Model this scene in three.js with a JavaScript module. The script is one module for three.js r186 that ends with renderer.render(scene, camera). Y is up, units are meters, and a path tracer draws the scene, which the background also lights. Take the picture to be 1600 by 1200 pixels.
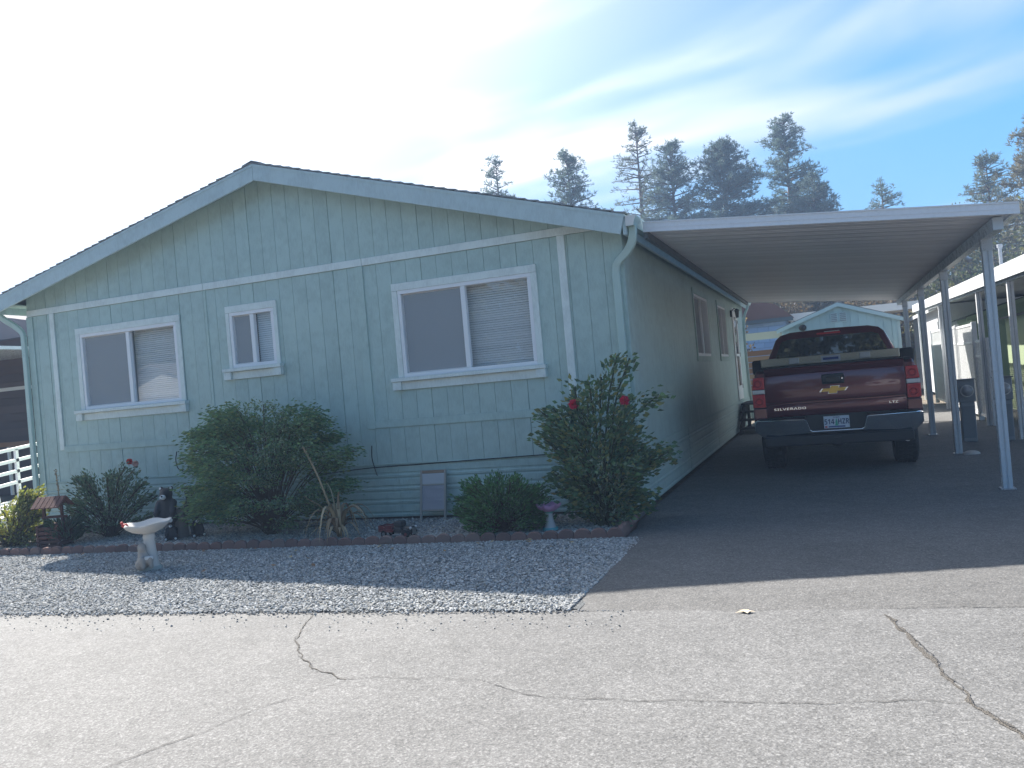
import * as THREE from 'three';
import { mergeGeometries, mergeVertices, toCreasedNormals } from 'three/addons/utils/BufferGeometryUtils.js';
import { RoundedBoxGeometry } from 'three/addons/geometries/RoundedBoxGeometry.js';
import { ImprovedNoise } from 'three/addons/math/ImprovedNoise.js';
import { MarchingCubes } from 'three/addons/objects/MarchingCubes.js';
import { FontLoader } from 'three/addons/loaders/FontLoader.js';
import { TextGeometry } from 'three/addons/geometries/TextGeometry.js';

// ---------------------------------------------------------------- camera, sky, sun, exposure
const scene = new THREE.Scene();
const V = (x, y, z) => new THREE.Vector3(x, y, z);
const camera = new THREE.PerspectiveCamera(49.55, 4 / 3, 0.1, 1500);
camera.position.set(2.0, 1.5, 8.921);
{
  const yaw = 20.884 * Math.PI / 180, pitch = 0.189 * Math.PI / 180, roll = 4.995 * Math.PI / 180;
  const F = V(-Math.sin(yaw) * Math.cos(pitch), Math.sin(pitch), -Math.cos(yaw) * Math.cos(pitch));
  const R = V(Math.cos(yaw), 0, -Math.sin(yaw));
  const U = new THREE.Vector3().crossVectors(R, F);
  camera.up.copy(R).multiplyScalar(Math.sin(roll)).addScaledVector(U, Math.cos(roll));
  camera.lookAt(camera.position.clone().add(F));
}
const renderer = new THREE.WebGLRenderer({ antialias: true });
renderer.toneMapping = THREE.LinearToneMapping;
renderer.toneMappingExposure = 2.6;
renderer.shadowMap.enabled = true;

const SUN = V(-1, 1, -0.675).normalize();
const sun = new THREE.DirectionalLight(new THREE.Color(1.0, 0.955, 0.89), 5);
sun.position.copy(SUN).multiplyScalar(60);
sun.castShadow = true;
sun.shadow.mapSize.set(4096, 4096);
Object.assign(sun.shadow.camera, { left: -30, right: 30, top: 30, bottom: -30, near: 1, far: 150 });
scene.add(sun, sun.target);

const perlin = new ImprovedNoise();
const fbm = (x, y, z, o = 4) => { let a = 0, s = 0.5, t = 0; for (let i = 0; i < o; i++) { a += s * perlin.noise(x, y, z); t += s; s *= 0.5; x *= 2.03; y *= 2.03; z *= 2.03; } return a / t; };
const clamp = (x, a = 0, b = 1) => Math.min(b, Math.max(a, x));
const smooth = (a, b, x) => { const t = clamp((x - a) / (b - a)); return t * t * (3 - 2 * t); };
{
  // clear blue air, a wide bright aureole round the sun seen through thin cirrus, streaks of cirrus
  const W = 1536, H = 768, data = new Float32Array(W * H * 4);
  for (let j = 0; j < H; j++) for (let i = 0; i < W; i++) {
    const th = ((i + 0.5) / W - 0.5) * 2 * Math.PI, el = ((j + 0.5) / H - 0.5) * Math.PI;
    const d = [Math.cos(el) * Math.cos(th), Math.sin(el), Math.cos(el) * Math.sin(th)];
    const ang = Math.acos(clamp(d[0] * SUN.x + d[1] * SUN.y + d[2] * SUN.z, -1, 1)) * 180 / Math.PI;
    const up = Math.max(d[1], 0.0);
    const hz = Math.exp(-up / 0.16);
    const hi = smooth(0.22, 0.75, up);                        // deeper blue towards the zenith
    let r = 0.036 - 0.024 * hi + 0.12 * hz, g = 0.188 - 0.140 * hi + 0.13 * hz, b = 0.42 - 0.29 * hi + 0.03 * hz;
    // cirrus, drawn on a plane high above
    const q = 1 / (up + 0.08), px = d[0] * q, pz = d[2] * q;
    const ca = 0.94, sa = 0.34, lx = px * ca + pz * sa, lz = -px * sa + pz * ca;
    const warp = fbm(lx * 0.5, lz * 0.5, 7.1, 3) * 1.2;
    const n = fbm(lx * 0.28 + warp * 0.4, lz * 1.05 + warp, 3.3, 6);
    const n2 = fbm(lx * 0.9, lz * 3.0 + warp, 9.3, 4);
    let c = smooth(-0.06, 0.42, n + 0.28 * n2) * 0.75 * (1 - 0.75 * hi);
    c *= smooth(0.02, 0.12, up);
    const veil = Math.exp(-Math.pow(ang / 40, 2.6));         // forward scatter in thin high cloud
    const L = 0.24 + 0.80 * Math.exp(-Math.pow(ang / 46, 2));
    const w = clamp(c * (0.55 + 0.55 * Math.exp(-Math.pow(ang / 60, 2))) + veil * 0.85);
    const cl = L * 1.12;
    r += (cl - r) * w; g += (cl - g) * w; b += (cl * 1.01 - b) * w;
    const a2 = 0.45 * Math.exp(-ang / 13);
    r += a2; g += a2 * 0.98; b += a2 * 0.94;
    if (d[1] < -0.02) { r = 0.10; g = 0.10; b = 0.10; }
    const o = (j * W + i) * 4; data[o] = r; data[o + 1] = g; data[o + 2] = b; data[o + 3] = 1;
  }
  const t = new THREE.DataTexture(data, W, H, THREE.RGBAFormat, THREE.FloatType);
  t.mapping = THREE.EquirectangularReflectionMapping; t.magFilter = THREE.LinearFilter; t.minFilter = THREE.LinearFilter; t.needsUpdate = true;
  scene.background = t; scene.environment = t;
}

// ---------------------------------------------------------------- helpers
function rng(seed) { let a = seed >>> 0; return () => { a = (a + 0x6D2B79F5) | 0; let t = Math.imul(a ^ (a >>> 15), 1 | a); t = (t + Math.imul(t ^ (t >>> 7), 61 | t)) ^ t; return ((t ^ (t >>> 14)) >>> 0) / 4294967296; }; }
const taken = {};
const numbered = n => { const k = taken[n] = (taken[n] ?? -1) + 1; return k ? `${n}_${String(k).padStart(3, '0')}` : n; };
function mesh(name, geo, mat, parent) {
  const m = new THREE.Mesh(geo, mat); m.name = parent ? name : numbered(name); m.castShadow = m.receiveShadow = true;
  (parent ?? scene).add(m); return m;
}
function thing(name, label, category, group, pos = [0, 0, 0], turn = 0) {
  const g = new THREE.Group(); g.name = numbered(name); g.position.set(...pos); g.rotation.y = turn;
  g.userData = { label, category }; if (group) g.userData.group = group; scene.add(g); return g;
}
function part(name, parent, pos = [0, 0, 0], turn = 0) { const g = new THREE.Group(); g.name = name; g.position.set(...pos); g.rotation.y = turn; parent.add(g); return g; }
function structure(m) { m.userData.kind = 'structure'; return m; }
function copyOf(src, label, pos, turn) {
  const r = src.clone(); r.name = numbered(src.name.replace(/_\d{3}$/, '')); r.userData = { ...src.userData }; if (label) r.userData.label = label;
  if (pos) r.position.set(...pos); if (turn !== undefined) r.rotation.y = turn; scene.add(r); return r;
}
const clean = g => { g = g.index ? g.toNonIndexed() : g; for (const k of Object.keys(g.attributes)) if (!['position', 'normal', 'uv', 'color'].includes(k)) g.deleteAttribute(k); return g; };
const merge = list => mergeGeometries(list.map(clean));
// uv in metres by the main axis of each face
function metric(g) {
  g = clean(g); const p = g.attributes.position, n = g.attributes.normal, uv = new Float32Array(p.count * 2);
  for (let i = 0; i < p.count; i++) {
    const ax = Math.abs(n.getX(i)), ay = Math.abs(n.getY(i)), az = Math.abs(n.getZ(i));
    const x = p.getX(i), y = p.getY(i), z = p.getZ(i);
    if (ay > ax && ay > az) { uv[2 * i] = x; uv[2 * i + 1] = z; } else if (ax > az) { uv[2 * i] = z; uv[2 * i + 1] = y; } else { uv[2 * i] = x; uv[2 * i + 1] = y; }
  }
  g.setAttribute('uv', new THREE.BufferAttribute(uv, 2)); return g;
}
// box between two corners
const box = (x0, x1, y0, y1, z0, z1) => new THREE.BoxGeometry(x1 - x0, y1 - y0, z1 - z0).translate((x0 + x1) / 2, (y0 + y1) / 2, (z0 + z1) / 2);
const rbox = (x0, x1, y0, y1, z0, z1, r = 0.01, s = 2) => new RoundedBoxGeometry(x1 - x0, y1 - y0, z1 - z0, s, Math.min(r, (x1 - x0) * 0.49, (y1 - y0) * 0.49, (z1 - z0) * 0.49)).translate((x0 + x1) / 2, (y0 + y1) / 2, (z0 + z1) / 2);
const shapeOf = (pts, holes = []) => { const s = new THREE.Shape(pts.map(p => new THREE.Vector2(p[0], p[1]))); for (const h of holes) s.holes.push(new THREE.Path(h.map(p => new THREE.Vector2(p[0], p[1])))); return s; };
const rectPts = (x0, x1, y0, y1) => [[x0, y0], [x1, y0], [x1, y1], [x0, y1]];
function extrude(pts, depth, bevel = 0, holes = [], seg = 1) {
  return new THREE.ExtrudeGeometry(pts instanceof THREE.Shape ? pts : shapeOf(pts, holes), { depth: depth - 2 * bevel, bevelEnabled: bevel > 0, bevelSize: bevel, bevelThickness: bevel, bevelOffset: -bevel, bevelSegments: seg, curveSegments: 10 }).translate(0, 0, bevel);
}
// profile [s, y] swept along x from x0 to x1 (s runs towards -z)
const sweepX = (pts, x0, x1, bevel = 0, seg = 1) => extrude(pts, x1 - x0, bevel, [], seg).rotateY(Math.PI / 2).translate(x0, 0, 0);
function bar(a, b, w, d = w) { // straight bar from a to b
  const A = V(...a), B = V(...b), L = A.distanceTo(B);
  const g = new THREE.BoxGeometry(w, L, d), q = new THREE.Quaternion().setFromUnitVectors(V(0, 1, 0), B.clone().sub(A).normalize());
  return g.applyQuaternion(q).translate((A.x + B.x) / 2, (A.y + B.y) / 2, (A.z + B.z) / 2);
}
function limb(a, b, r0, r1, n = 6) {
  const A = V(...a), B = V(...b), L = A.distanceTo(B);
  const g = new THREE.CylinderGeometry(r1, r0, L, n, 1), q = new THREE.Quaternion().setFromUnitVectors(V(0, 1, 0), B.clone().sub(A).normalize());
  return g.applyQuaternion(q).translate((A.x + B.x) / 2, (A.y + B.y) / 2, (A.z + B.z) / 2);
}
const tube = (pts, r, seg = 24, n = 6) => new THREE.TubeGeometry(new THREE.CatmullRomCurve3(pts.map(p => V(...p))), seg, r, n);
// smooth body from tapered capsules [ax,ay,az, bx,by,bz, ra, rb] inside the box of half size S about centre c
function blob(caps, c, S, res = 36, k = 0.02) {
  const mc = new MarchingCubes(res, new THREE.MeshStandardMaterial(), false, false, 60000);
  mc.isolation = 0;
  const f = mc.field, h = res / 2;
  for (let z = 0; z < res; z++) for (let y = 0; y < res; y++) for (let x = 0; x < res; x++) {
    const p = [c[0] + (x - h) / h * S, c[1] + (y - h) / h * S, c[2] + (z - h) / h * S];
    let D = 9;
    for (const q of caps) {
      const e = [q[3] - q[0], q[4] - q[1], q[5] - q[2]], w = [p[0] - q[0], p[1] - q[1], p[2] - q[2]];
      const l2 = e[0] * e[0] + e[1] * e[1] + e[2] * e[2];
      const t = l2 ? clamp((e[0] * w[0] + e[1] * w[1] + e[2] * w[2]) / l2) : 0;
      const d = Math.hypot(w[0] - e[0] * t, w[1] - e[1] * t, w[2] - e[2] * t) - (q[6] + (q[7] - q[6]) * t);
      const m = Math.max(k - Math.abs(D - d), 0) / k;
      D = Math.min(D, d) - m * m * k * 0.25;
    }
    f[x + y * res + z * res * res] = -D;
  }
  mc.update();
  const n = mc.count ?? mc.geometry.drawRange.count, g = new THREE.BufferGeometry();
  g.setAttribute('position', new THREE.BufferAttribute(mc.positionArray.slice(0, n * 3), 3));
  g.setAttribute('normal', new THREE.BufferAttribute(mc.normalArray.slice(0, n * 3), 3));
  g.setAttribute('uv', new THREE.BufferAttribute(new Float32Array(n * 2), 2));
  g.scale(S, S, S).translate(...c);
  return g;
}

// ---------------------------------------------------------------- textures and materials
const toS = l => Math.round(255 * (l <= 0.0031308 ? 12.92 * Math.max(l, 0) : 1.055 * Math.pow(Math.min(l, 1), 1 / 2.4) - 0.055));
function periodic(n, seed) { const r = rng(seed), a = new Float32Array(n * n); for (let i = 0; i < a.length; i++) a[i] = r(); return (u, v) => { u = ((u % 1) + 1) % 1 * n; v = ((v % 1) + 1) % 1 * n; const i = Math.floor(u), j = Math.floor(v); let fu = u - i, fv = v - j; fu = fu * fu * (3 - 2 * fu); fv = fv * fv * (3 - 2 * fv); const g = (x, y) => a[(y % n) * n + (x % n)]; return (g(i, j) * (1 - fu) + g(i + 1, j) * fu) * (1 - fv) + (g(i, j + 1) * (1 - fu) + g(i + 1, j + 1) * fu) * fv; }; }
function texture(n, metres, fn, colour = true) {
  const d = new Uint8Array(n * n * 4);
  for (let j = 0; j < n; j++) for (let i = 0; i < n; i++) {
    const c = fn(i / n, j / n), o = (j * n + i) * 4;
    if (colour) { d[o] = toS(c[0]); d[o + 1] = toS(c[1]); d[o + 2] = toS(c[2]); } else d[o] = d[o + 1] = d[o + 2] = Math.round(255 * clamp(c));
    d[o + 3] = 255;
  }
  const t = new THREE.DataTexture(d, n, n, THREE.RGBAFormat); t.wrapS = t.wrapT = THREE.RepeatWrapping; t.magFilter = THREE.LinearFilter; t.minFilter = THREE.LinearMipmapLinearFilter; t.generateMipmaps = true;
  if (colour) t.colorSpace = THREE.SRGBColorSpace;
  t.repeat.set(1 / metres, 1 / metres); t.needsUpdate = true; return t;
}
const lin = (r, g, b) => new THREE.Color().setRGB(r, g, b);
const std = (c, roughness = 0.8, extra = {}) => new THREE.MeshStandardMaterial({ color: Array.isArray(c) ? lin(...c) : c, roughness, side: THREE.DoubleSide, ...extra });
const phys = (c, roughness = 0.5, extra = {}) => new THREE.MeshPhysicalMaterial({ color: Array.isArray(c) ? lin(...c) : c, roughness, side: THREE.DoubleSide, ...extra });

const pA = periodic(256, 11), pB = periodic(128, 12), pC = periodic(32, 13), pD = periodic(8, 14), pE = periodic(512, 15);
const stones = (u, v) => { const a = pE(u, v), b = pA(u, v), c = pB(u, v); return 0.25 * a + 0.45 * b + 0.30 * c; };
const roadMap = texture(1024, 1.5, (u, v) => { const s = stones(u, v), m = pC(u, v), l = pD(u, v); const k = 0.95 + 1.35 * (s - 0.5) + 0.35 * smooth(0.60, 0.78, s) + 0.12 * (m - 0.5) + 0.10 * (l - 0.5); return [0.158 * k, 0.155 * k, 0.150 * k]; });
const roadBump = texture(1024, 1.5, (u, v) => stones(u, v), false);
const driveMap = texture(1024, 1.45, (u, v) => { const s = stones(v, u), m = pC(u, v), l = pD(v, u); const k = 0.95 + 1.35 * (s - 0.5) + 0.35 * smooth(0.60, 0.78, s) + 0.14 * (m - 0.5) + 0.14 * (l - 0.5); return [0.135 * k, 0.131 * k, 0.125 * k]; });
const grain = texture(512, 0.6, (u, v) => { const a = pA(u, v * 0.06 * 4), b = pB(u, 0.125 * Math.round(v * 0) + v * 0.125 * 2); return 0.45 + 0.35 * (a - 0.5) + 0.3 * (b - 0.5); }, false);
const sideMap = texture(512, 2.3, (u, v) => { const k = 0.90 + 0.13 * pC(u, v) + 0.12 * (pA(u, v * 0.25) - 0.5) + 0.10 * (pD(v, u) - 0.5); return [k, k, k]; });
const dirtMap = texture(512, 3, (u, v) => { const k = 0.6 + 0.5 * pA(u, v) + 0.3 * (pC(u, v) - 0.5) + 0.3 * (pD(u, v) - 0.5); return [0.22 * k, 0.185 * k, 0.14 * k]; });
const mottle = texture(512, 0.8, (u, v) => 0.35 + 0.3 * pC(u, v) + 0.35 * pA(u, v), false);
const gritBump = texture(512, 0.5, (u, v) => 0.5 * pA(u, v) + 0.5 * pB(u, v), false);
const M = {
  siding: [0, 1, 2].map(i => std([0.420 + 0.011 * i, 0.535 + 0.013 * i, 0.490 + 0.012 * i], 0.5, { map: sideMap, bumpMap: grain, bumpScale: 0.0016 })),
  backing: std([0.37, 0.48, 0.44], 0.8),
  trim: std([0.72, 0.78, 0.74], 0.6, { map: sideMap, bumpMap: grain, bumpScale: 0.0012 }),
  fascia: std([0.48, 0.58, 0.58], 0.6, { map: sideMap, bumpMap: grain, bumpScale: 0.0012 }),
  sidingTrim: std([0.44, 0.56, 0.51], 0.62, { map: sideMap, bumpMap: grain, bumpScale: 0.0012 }),
  gutter: std([0.43, 0.55, 0.50], 0.45),
  vinyl: std([0.80, 0.80, 0.80], 0.4),
  white: std([0.72, 0.73, 0.73], 0.45, { roughnessMap: mottle }),
  whiteWarm: std([0.70, 0.68, 0.64], 0.6),
  alum: std([0.74, 0.75, 0.77], 0.42, { roughnessMap: mottle }),
  pan: [0.74, 0.80, 0.77].map(k => std([k, k * 0.98, k], 0.42)),
  post: std([0.48, 0.53, 0.57], 0.45, { roughnessMap: mottle }),
  shingle: [0, 1, 2].map(i => std([0.24 + 0.03 * i, 0.245 + 0.03 * i, 0.25 + 0.03 * i], 0.95, { bumpMap: gritBump, bumpScale: 0.003 })),
  glass: phys([1, 1, 1], 0.0, { transmission: 1, thickness: 0, ior: 1.52 }),
  screen: std([0.42, 0.44, 0.45], 0.9, { transparent: true, opacity: 0.62 }),
  blind: std([0.74, 0.75, 0.73], 0.6),
  dark: std([0.03, 0.03, 0.032], 0.8),
  room: std([0.16, 0.15, 0.14], 0.9),
  black: std([0.015, 0.015, 0.017], 0.5),
  rubber: std([0.018, 0.018, 0.019], 0.85, { bumpMap: gritBump, bumpScale: 0.002 }),
  concrete: std([0.52, 0.50, 0.47], 0.85, { bumpMap: gritBump, bumpScale: 0.002 }),
  wood: std([0.16, 0.085, 0.05], 0.8, { bumpMap: grain, bumpScale: 0.002 }),
  woodTan: std([0.40, 0.30, 0.20], 0.75, { bumpMap: grain, bumpScale: 0.0015 }),
  woodDark: std([0.045, 0.035, 0.03], 0.8, { bumpMap: grain, bumpScale: 0.002 }),
  chrome: std([0.80, 0.81, 0.83], 0.12, { metalness: 1 }),
  steel: std([0.45, 0.46, 0.48], 0.35, { metalness: 1 }),
  galv: std([0.40, 0.42, 0.44], 0.5, { metalness: 0.4, roughnessMap: mottle }),
};
// ---------------------------------------------------------------- the ground
// the road's edge runs at a slight angle to the house front
const edgeZ = x => 3.745 - 0.0735 * x;
function sheet(x0, x1, nx, zA, zB, nz, y, tint, seed) {   // grid between two lines z = zA(x), z = zB(x)
  const pos = [], col = [], uv = [], idx = [];
  for (let i = 0; i <= nx; i++) for (let j = 0; j <= nz; j++) {
    const x = x0 + (x1 - x0) * i / nx, z = zA(x) + (zB(x) - zA(x)) * j / nz;
    pos.push(x, typeof y === 'function' ? y(x, z) : y, z); uv.push(x, z);
    const k = 1 + tint * fbm(x * 0.7 + seed, z * 0.9, seed, 4) * 2; col.push(k, k * (1 - 0.01 * tint), k);
  }
  for (let i = 0; i < nx; i++) for (let j = 0; j < nz; j++) { const a = i * (nz + 1) + j, b = a + nz + 1; idx.push(a, a + 1, b, b, a + 1, b + 1); }
  const g = new THREE.BufferGeometry(); g.setIndex(idx);
  g.setAttribute('position', new THREE.Float32BufferAttribute(pos, 3)); g.setAttribute('uv', new THREE.Float32BufferAttribute(uv, 2)); g.setAttribute('color', new THREE.Float32BufferAttribute(col, 3));
  g.computeVertexNormals(); return g;
}
const roadMat = std([1, 1, 1], 0.86, { map: roadMap, bumpMap: roadBump, bumpScale: 0.0022, vertexColors: true });
const driveMat = std([1, 1, 1], 0.84, { map: driveMap, bumpMap: roadBump, bumpScale: 0.0022, vertexColors: true });
const dirtMat = std([1, 1, 1], 0.95, { map: dirtMap, bumpMap: gritBump, bumpScale: 0.01, vertexColors: true });
{
  // open ground that climbs into a dry hillside behind the homes
  const hill = (x, z) => { const d = -z - 27; return d <= 0 ? -0.03 : -0.03 + 5.2 * smooth(0, 34, d) + 9 * smooth(25, 140, d) + 0.8 * smooth(0, 20, d) * fbm(x * 0.06, z * 0.06, 2.2, 4); };
  structure(mesh('ground', sheet(-300, 300, 150, () => -330, () => 330, 165, hill, 0.14, 5.5), dirtMat));
  const road = structure(mesh('road', sheet(-60, 60, 1600, x => edgeZ(x) + (x < 0.3 ? 0.05 * fbm(x * 2.2, 5, 0, 4) : 0), x => edgeZ(x) + 8.2, 48, 0.0, 0.10, 1.5), roadMat));
  const drive = sheet(0, 9.5, 70, x => -16.5, x => edgeZ(x) + 0.10 * fbm(x * 1.7, 2.5, 0, 5) + 0.02, 140, 0.018, 0.10, 8.5);
  { // the driveway's left edge is ragged and swings out towards the road
    const p = drive.attributes.position; for (let i = 0; i < p.count; i++) { const x = p.getX(i), z = p.getZ(i); const e = z > 0 ? 0.02 + 0.075 * z + 0.02 * Math.sin(z * 9) + 0.03 * fbm(z * 3, 1.1, 0, 3) - 1.0 * Math.pow(smooth(2.9, 3.75, z), 2) * 0.12 : 0.03; p.setX(i, e + x * (1 - e / 9.5)); p.setY(i, 0.018 - 0.017 * smooth(0.6, 0.0, edgeZ(x) - z) - 0.008 * smooth(0.0, 0.05, z - edgeZ(x) - 0.0) - (x < 0.05 ? 0.012 : 0)); } drive.computeVertexNormals();
  }
  structure(mesh('driveway', drive, driveMat));
  // cracks in the road: thin irregular dark seams
  const crackMat = std([0.065, 0.061, 0.057], 0.95), crackDirt = std([0.130, 0.116, 0.099], 0.95, { bumpMap: gritBump, bumpScale: 0.008 });
  const R = rng(77);
  function crack(pts, w, mat, y = 0.004) {
    const c = new THREE.CatmullRomCurve3(pts.map(p => V(p[0], 0, p[1]))), n = Math.round(c.getLength() / 0.02), pos = [], idx = [];
    for (let i = 0; i <= n; i++) {
      const p = c.getPointAt(i / n), t = c.getTangentAt(i / n), j = 0.05 * fbm(i * 0.13, pts[0][0] * 7, w * 50, 4) + (R() - 0.5) * 0.006;
      const hw = 0.55 * w * clamp(0.6 + 1.5 * fbm(i * 0.23, 3.7, pts[0][1] * 5, 3) + 0.5 * (R() - 0.5), 0.38, 1.5) * (0.5 + 0.5 * Math.min(1, Math.min(i, n - i) / 8)) * 0.5;
      pos.push(p.x - t.z * (j + hw), y, p.z + t.x * (j + hw), p.x - t.z * (j - hw), y, p.z + t.x * (j - hw));
      if (i < n) { const a = 2 * i; idx.push(a, a + 1, a + 2, a + 2, a + 1, a + 3); }
    }
    const g = new THREE.BufferGeometry(); g.setIndex(idx); g.setAttribute('position', new THREE.Float32BufferAttribute(pos, 3)); g.computeVertexNormals();
    mesh('crack', metric(g), mat, road);
  }
  const A = [[-1.6, 3.88], [-1.4, 4.34], [-1.15, 4.7], [-0.98, 4.85], [-0.78, 4.99], [-0.57, 5.08], [-0.37, 5.02], [0.0, 5.0], [0.21, 4.99]];
  crack(A.slice(0, 6), 0.020, crackDirt, 0.003); crack(A, 0.008, crackMat, 0.005);
  crack([[0.2, 5.0], [0.49, 5.15], [0.82, 5.17], [1.34, 5.12], [1.89, 5.07], [2.25, 4.99], [2.47, 5.01]], 0.011, crackMat);
  crack([[-0.56, 5.1], [-0.7, 5.31], [-0.8, 5.5], [-0.88, 5.78], [-1.0, 5.98], [-1.06, 6.18], [-1.13, 6.31]], 0.010, crackMat);
  const C = [[2.18, 3.70], [2.25, 3.99], [2.32, 4.26], [2.37, 4.62], [2.42, 4.86], [2.46, 5.03], [2.56, 5.27], [2.58, 5.51]];
  crack(C, 0.055, crackDirt, 0.003); crack(C.map(p => [p[0] + 0.008, p[1]]), 0.014, crackMat, 0.006);
  crack([[2.2, 3.61], [2.43, 3.585], [2.7, 3.57], [2.92, 3.55], [3.22, 3.56], [3.9, 3.5]].map(p => [p[0], p[1] - 0.06]), 0.016, crackMat, 0.016);
}
// gravel: a bed of sheets with loose stones on them
const gravelMap = texture(512, 1.1, (u, v) => { const k = 0.45 + 0.75 * Math.pow(pA(u, v), 1.2) + 0.2 * (pC(u, v) - 0.5); return [0.225 * k, 0.235 * k, 0.235 * k]; });
const gravelMat = std([1, 1, 1], 0.95, { map: gravelMap, bumpMap: gritBump, bumpScale: 0.012, vertexColors: true });
const paleGravelMat = std([1.25, 1.2, 1.15], 0.95, { map: gravelMap, bumpMap: gritBump, bumpScale: 0.012, vertexColors: true });
const edging = x => 1.305 - 0.0635 * x;        // line of the scalloped edging
structure(mesh('gravel_yard', sheet(-26, 0.34, 120, x => edging(x), x => edgeZ(x) - 0.03, 24, (x, z) => 0.004 + 0.010 * fbm(x * 1.3, z * 1.3, 4, 3), 0.08, 2.5), gravelMat));
structure(mesh('garden_bed', sheet(-9.4, 0.05, 60, x => -0.02, x => edging(x) - 0.03, 12, (x, z) => 0.022 + 0.010 * fbm(x * 1.6, z * 1.6, 8, 3), 0.08, 3.5), paleGravelMat));
function pebbles(name, label, seed, n, inside, y, size, tones) {
  const R = rng(seed), g = new THREE.IcosahedronGeometry(1, 0), p = g.attributes.position;
  for (let i = 0; i < p.count; i++) { const k = 0.8 + 0.35 * Math.abs(perlin.noise(p.getX(i) * 3.1, p.getY(i) * 2.7, p.getZ(i) * 3.7)); p.setXYZ(i, p.getX(i) * k, p.getY(i) * k, p.getZ(i) * k); } g.computeVertexNormals();
  const m = new THREE.InstancedMesh(g, std([1, 1, 1], 0.9), n), o = new THREE.Object3D();
  for (let i = 0; i < n; i++) {
    const [x, z] = inside(R); const s = size * (0.55 + 0.9 * R() * R() + 0.25 * R());
    o.position.set(x, y + s * 0.25, z); o.rotation.set((R() - 0.5) * 1.3, R() * 6, (R() - 0.5) * 1.3); o.scale.set(s * (0.8 + 0.5 * R()), s * (0.38 + 0.3 * R()), s * (0.8 + 0.4 * R())); o.updateMatrix(); m.setMatrixAt(i, o.matrix);
    const t = tones[Math.floor(R() * tones.length)], k = 0.7 + 0.6 * R(); m.setColorAt(i, lin(t[0] * k, t[1] * k, t[2] * k));
  }
  m.name = name; m.castShadow = m.receiveShadow = true; m.userData = { kind: 'stuff', label, category: 'gravel' }; scene.add(m);
}
pebbles('gravel', 'loose grey crushed gravel between the edging and the road', 501, 105000, R => { const x = 0.28 - Math.pow(R(), 1.15) * 10.5; const a = edging(x) + 0.05, b = edgeZ(x) + 0.05 * fbm(x * 1.3, 8.1, 0, 4) + 0.09 * Math.pow(R(), 3); return [x - 0.25 * (1 - 1) , a + (b - a) * R()]; }, 0.008, 0.0112, [[0.28, 0.29, 0.285], [0.34, 0.345, 0.34], [0.40, 0.405, 0.40], [0.21, 0.215, 0.215], [0.46, 0.46, 0.45], [0.32, 0.31, 0.28]]);
pebbles('pale_gravel', 'fine pale gravel covering the garden bed under the shrubs', 502, 30000, R => { const x = -9.3 * R(), a = 0.03, b = edging(x) - 0.06; return [x, a + (b - a) * Math.pow(R(), 0.75)]; }, 0.026, 0.0125, [[0.42, 0.40, 0.37], [0.34, 0.33, 0.32], [0.50, 0.48, 0.45], [0.27, 0.26, 0.25], [0.40, 0.35, 0.29]]);
{ // loose grit where the gravel meets the asphalt
  pebbles('grit', 'stray gravel spilled along the edge of the road', 503, 900, R => { const x = 0.7 - R() * 8.5; return [x, edgeZ(x) + 0.45 * Math.pow(R(), 4)]; }, 0.002, 0.0075, [[0.30, 0.31, 0.31], [0.40, 0.40, 0.39], [0.24, 0.24, 0.24]]);
}
// scalloped edging, one concrete lobe after another
{
  const e = thing('garden_edging', 'row of scalloped reddish concrete edging along the flower bed', 'edging');
  const s = new THREE.Shape(); s.moveTo(-0.074, -0.03); s.lineTo(-0.074, 0.035); s.quadraticCurveTo(-0.070, 0.092, 0, 0.096); s.quadraticCurveTo(0.070, 0.092, 0.074, 0.035); s.lineTo(0.074, -0.03); s.closePath();
  const g = metric(new THREE.ExtrudeGeometry(s, { depth: 0.036, bevelEnabled: true, bevelSize: 0.006, bevelThickness: 0.007, bevelSegments: 1, curveSegments: 4 }).translate(0, 0, -0.018));
  const mats = [[0.225, 0.130, 0.108], [0.255, 0.150, 0.125], [0.20, 0.122, 0.105], [0.25, 0.168, 0.142]].map(c => std(c, 0.92, { bumpMap: gritBump, bumpScale: 0.004 }));
  const R = rng(9);
  for (let i = 0; i < 57; i++) { const x = 0.0 - i * 0.158, b = mesh('edging_brick', g, mats[Math.floor(R() * 4)], e); b.position.set(x, -0.010 + 0.016 * (R() - 0.5), edging(x) + 0.012 * (R() - 0.5)); b.rotation.set((R() - 0.5) * 0.12, 0.0635 + (R() - 0.5) * 0.10, (R() - 0.5) * 0.05); }
  for (let i = 0; i < 6; i++) { const b = mesh('edging_brick', g, mats[Math.floor(R() * 4)], e); b.position.set(0.045 - 0.008 * i, 0.006, 1.22 - i * 0.158); b.rotation.set((R() - 0.5) * 0.1, Math.PI / 2 + (R() - 0.5) * 0.12, 0); }
}
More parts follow.
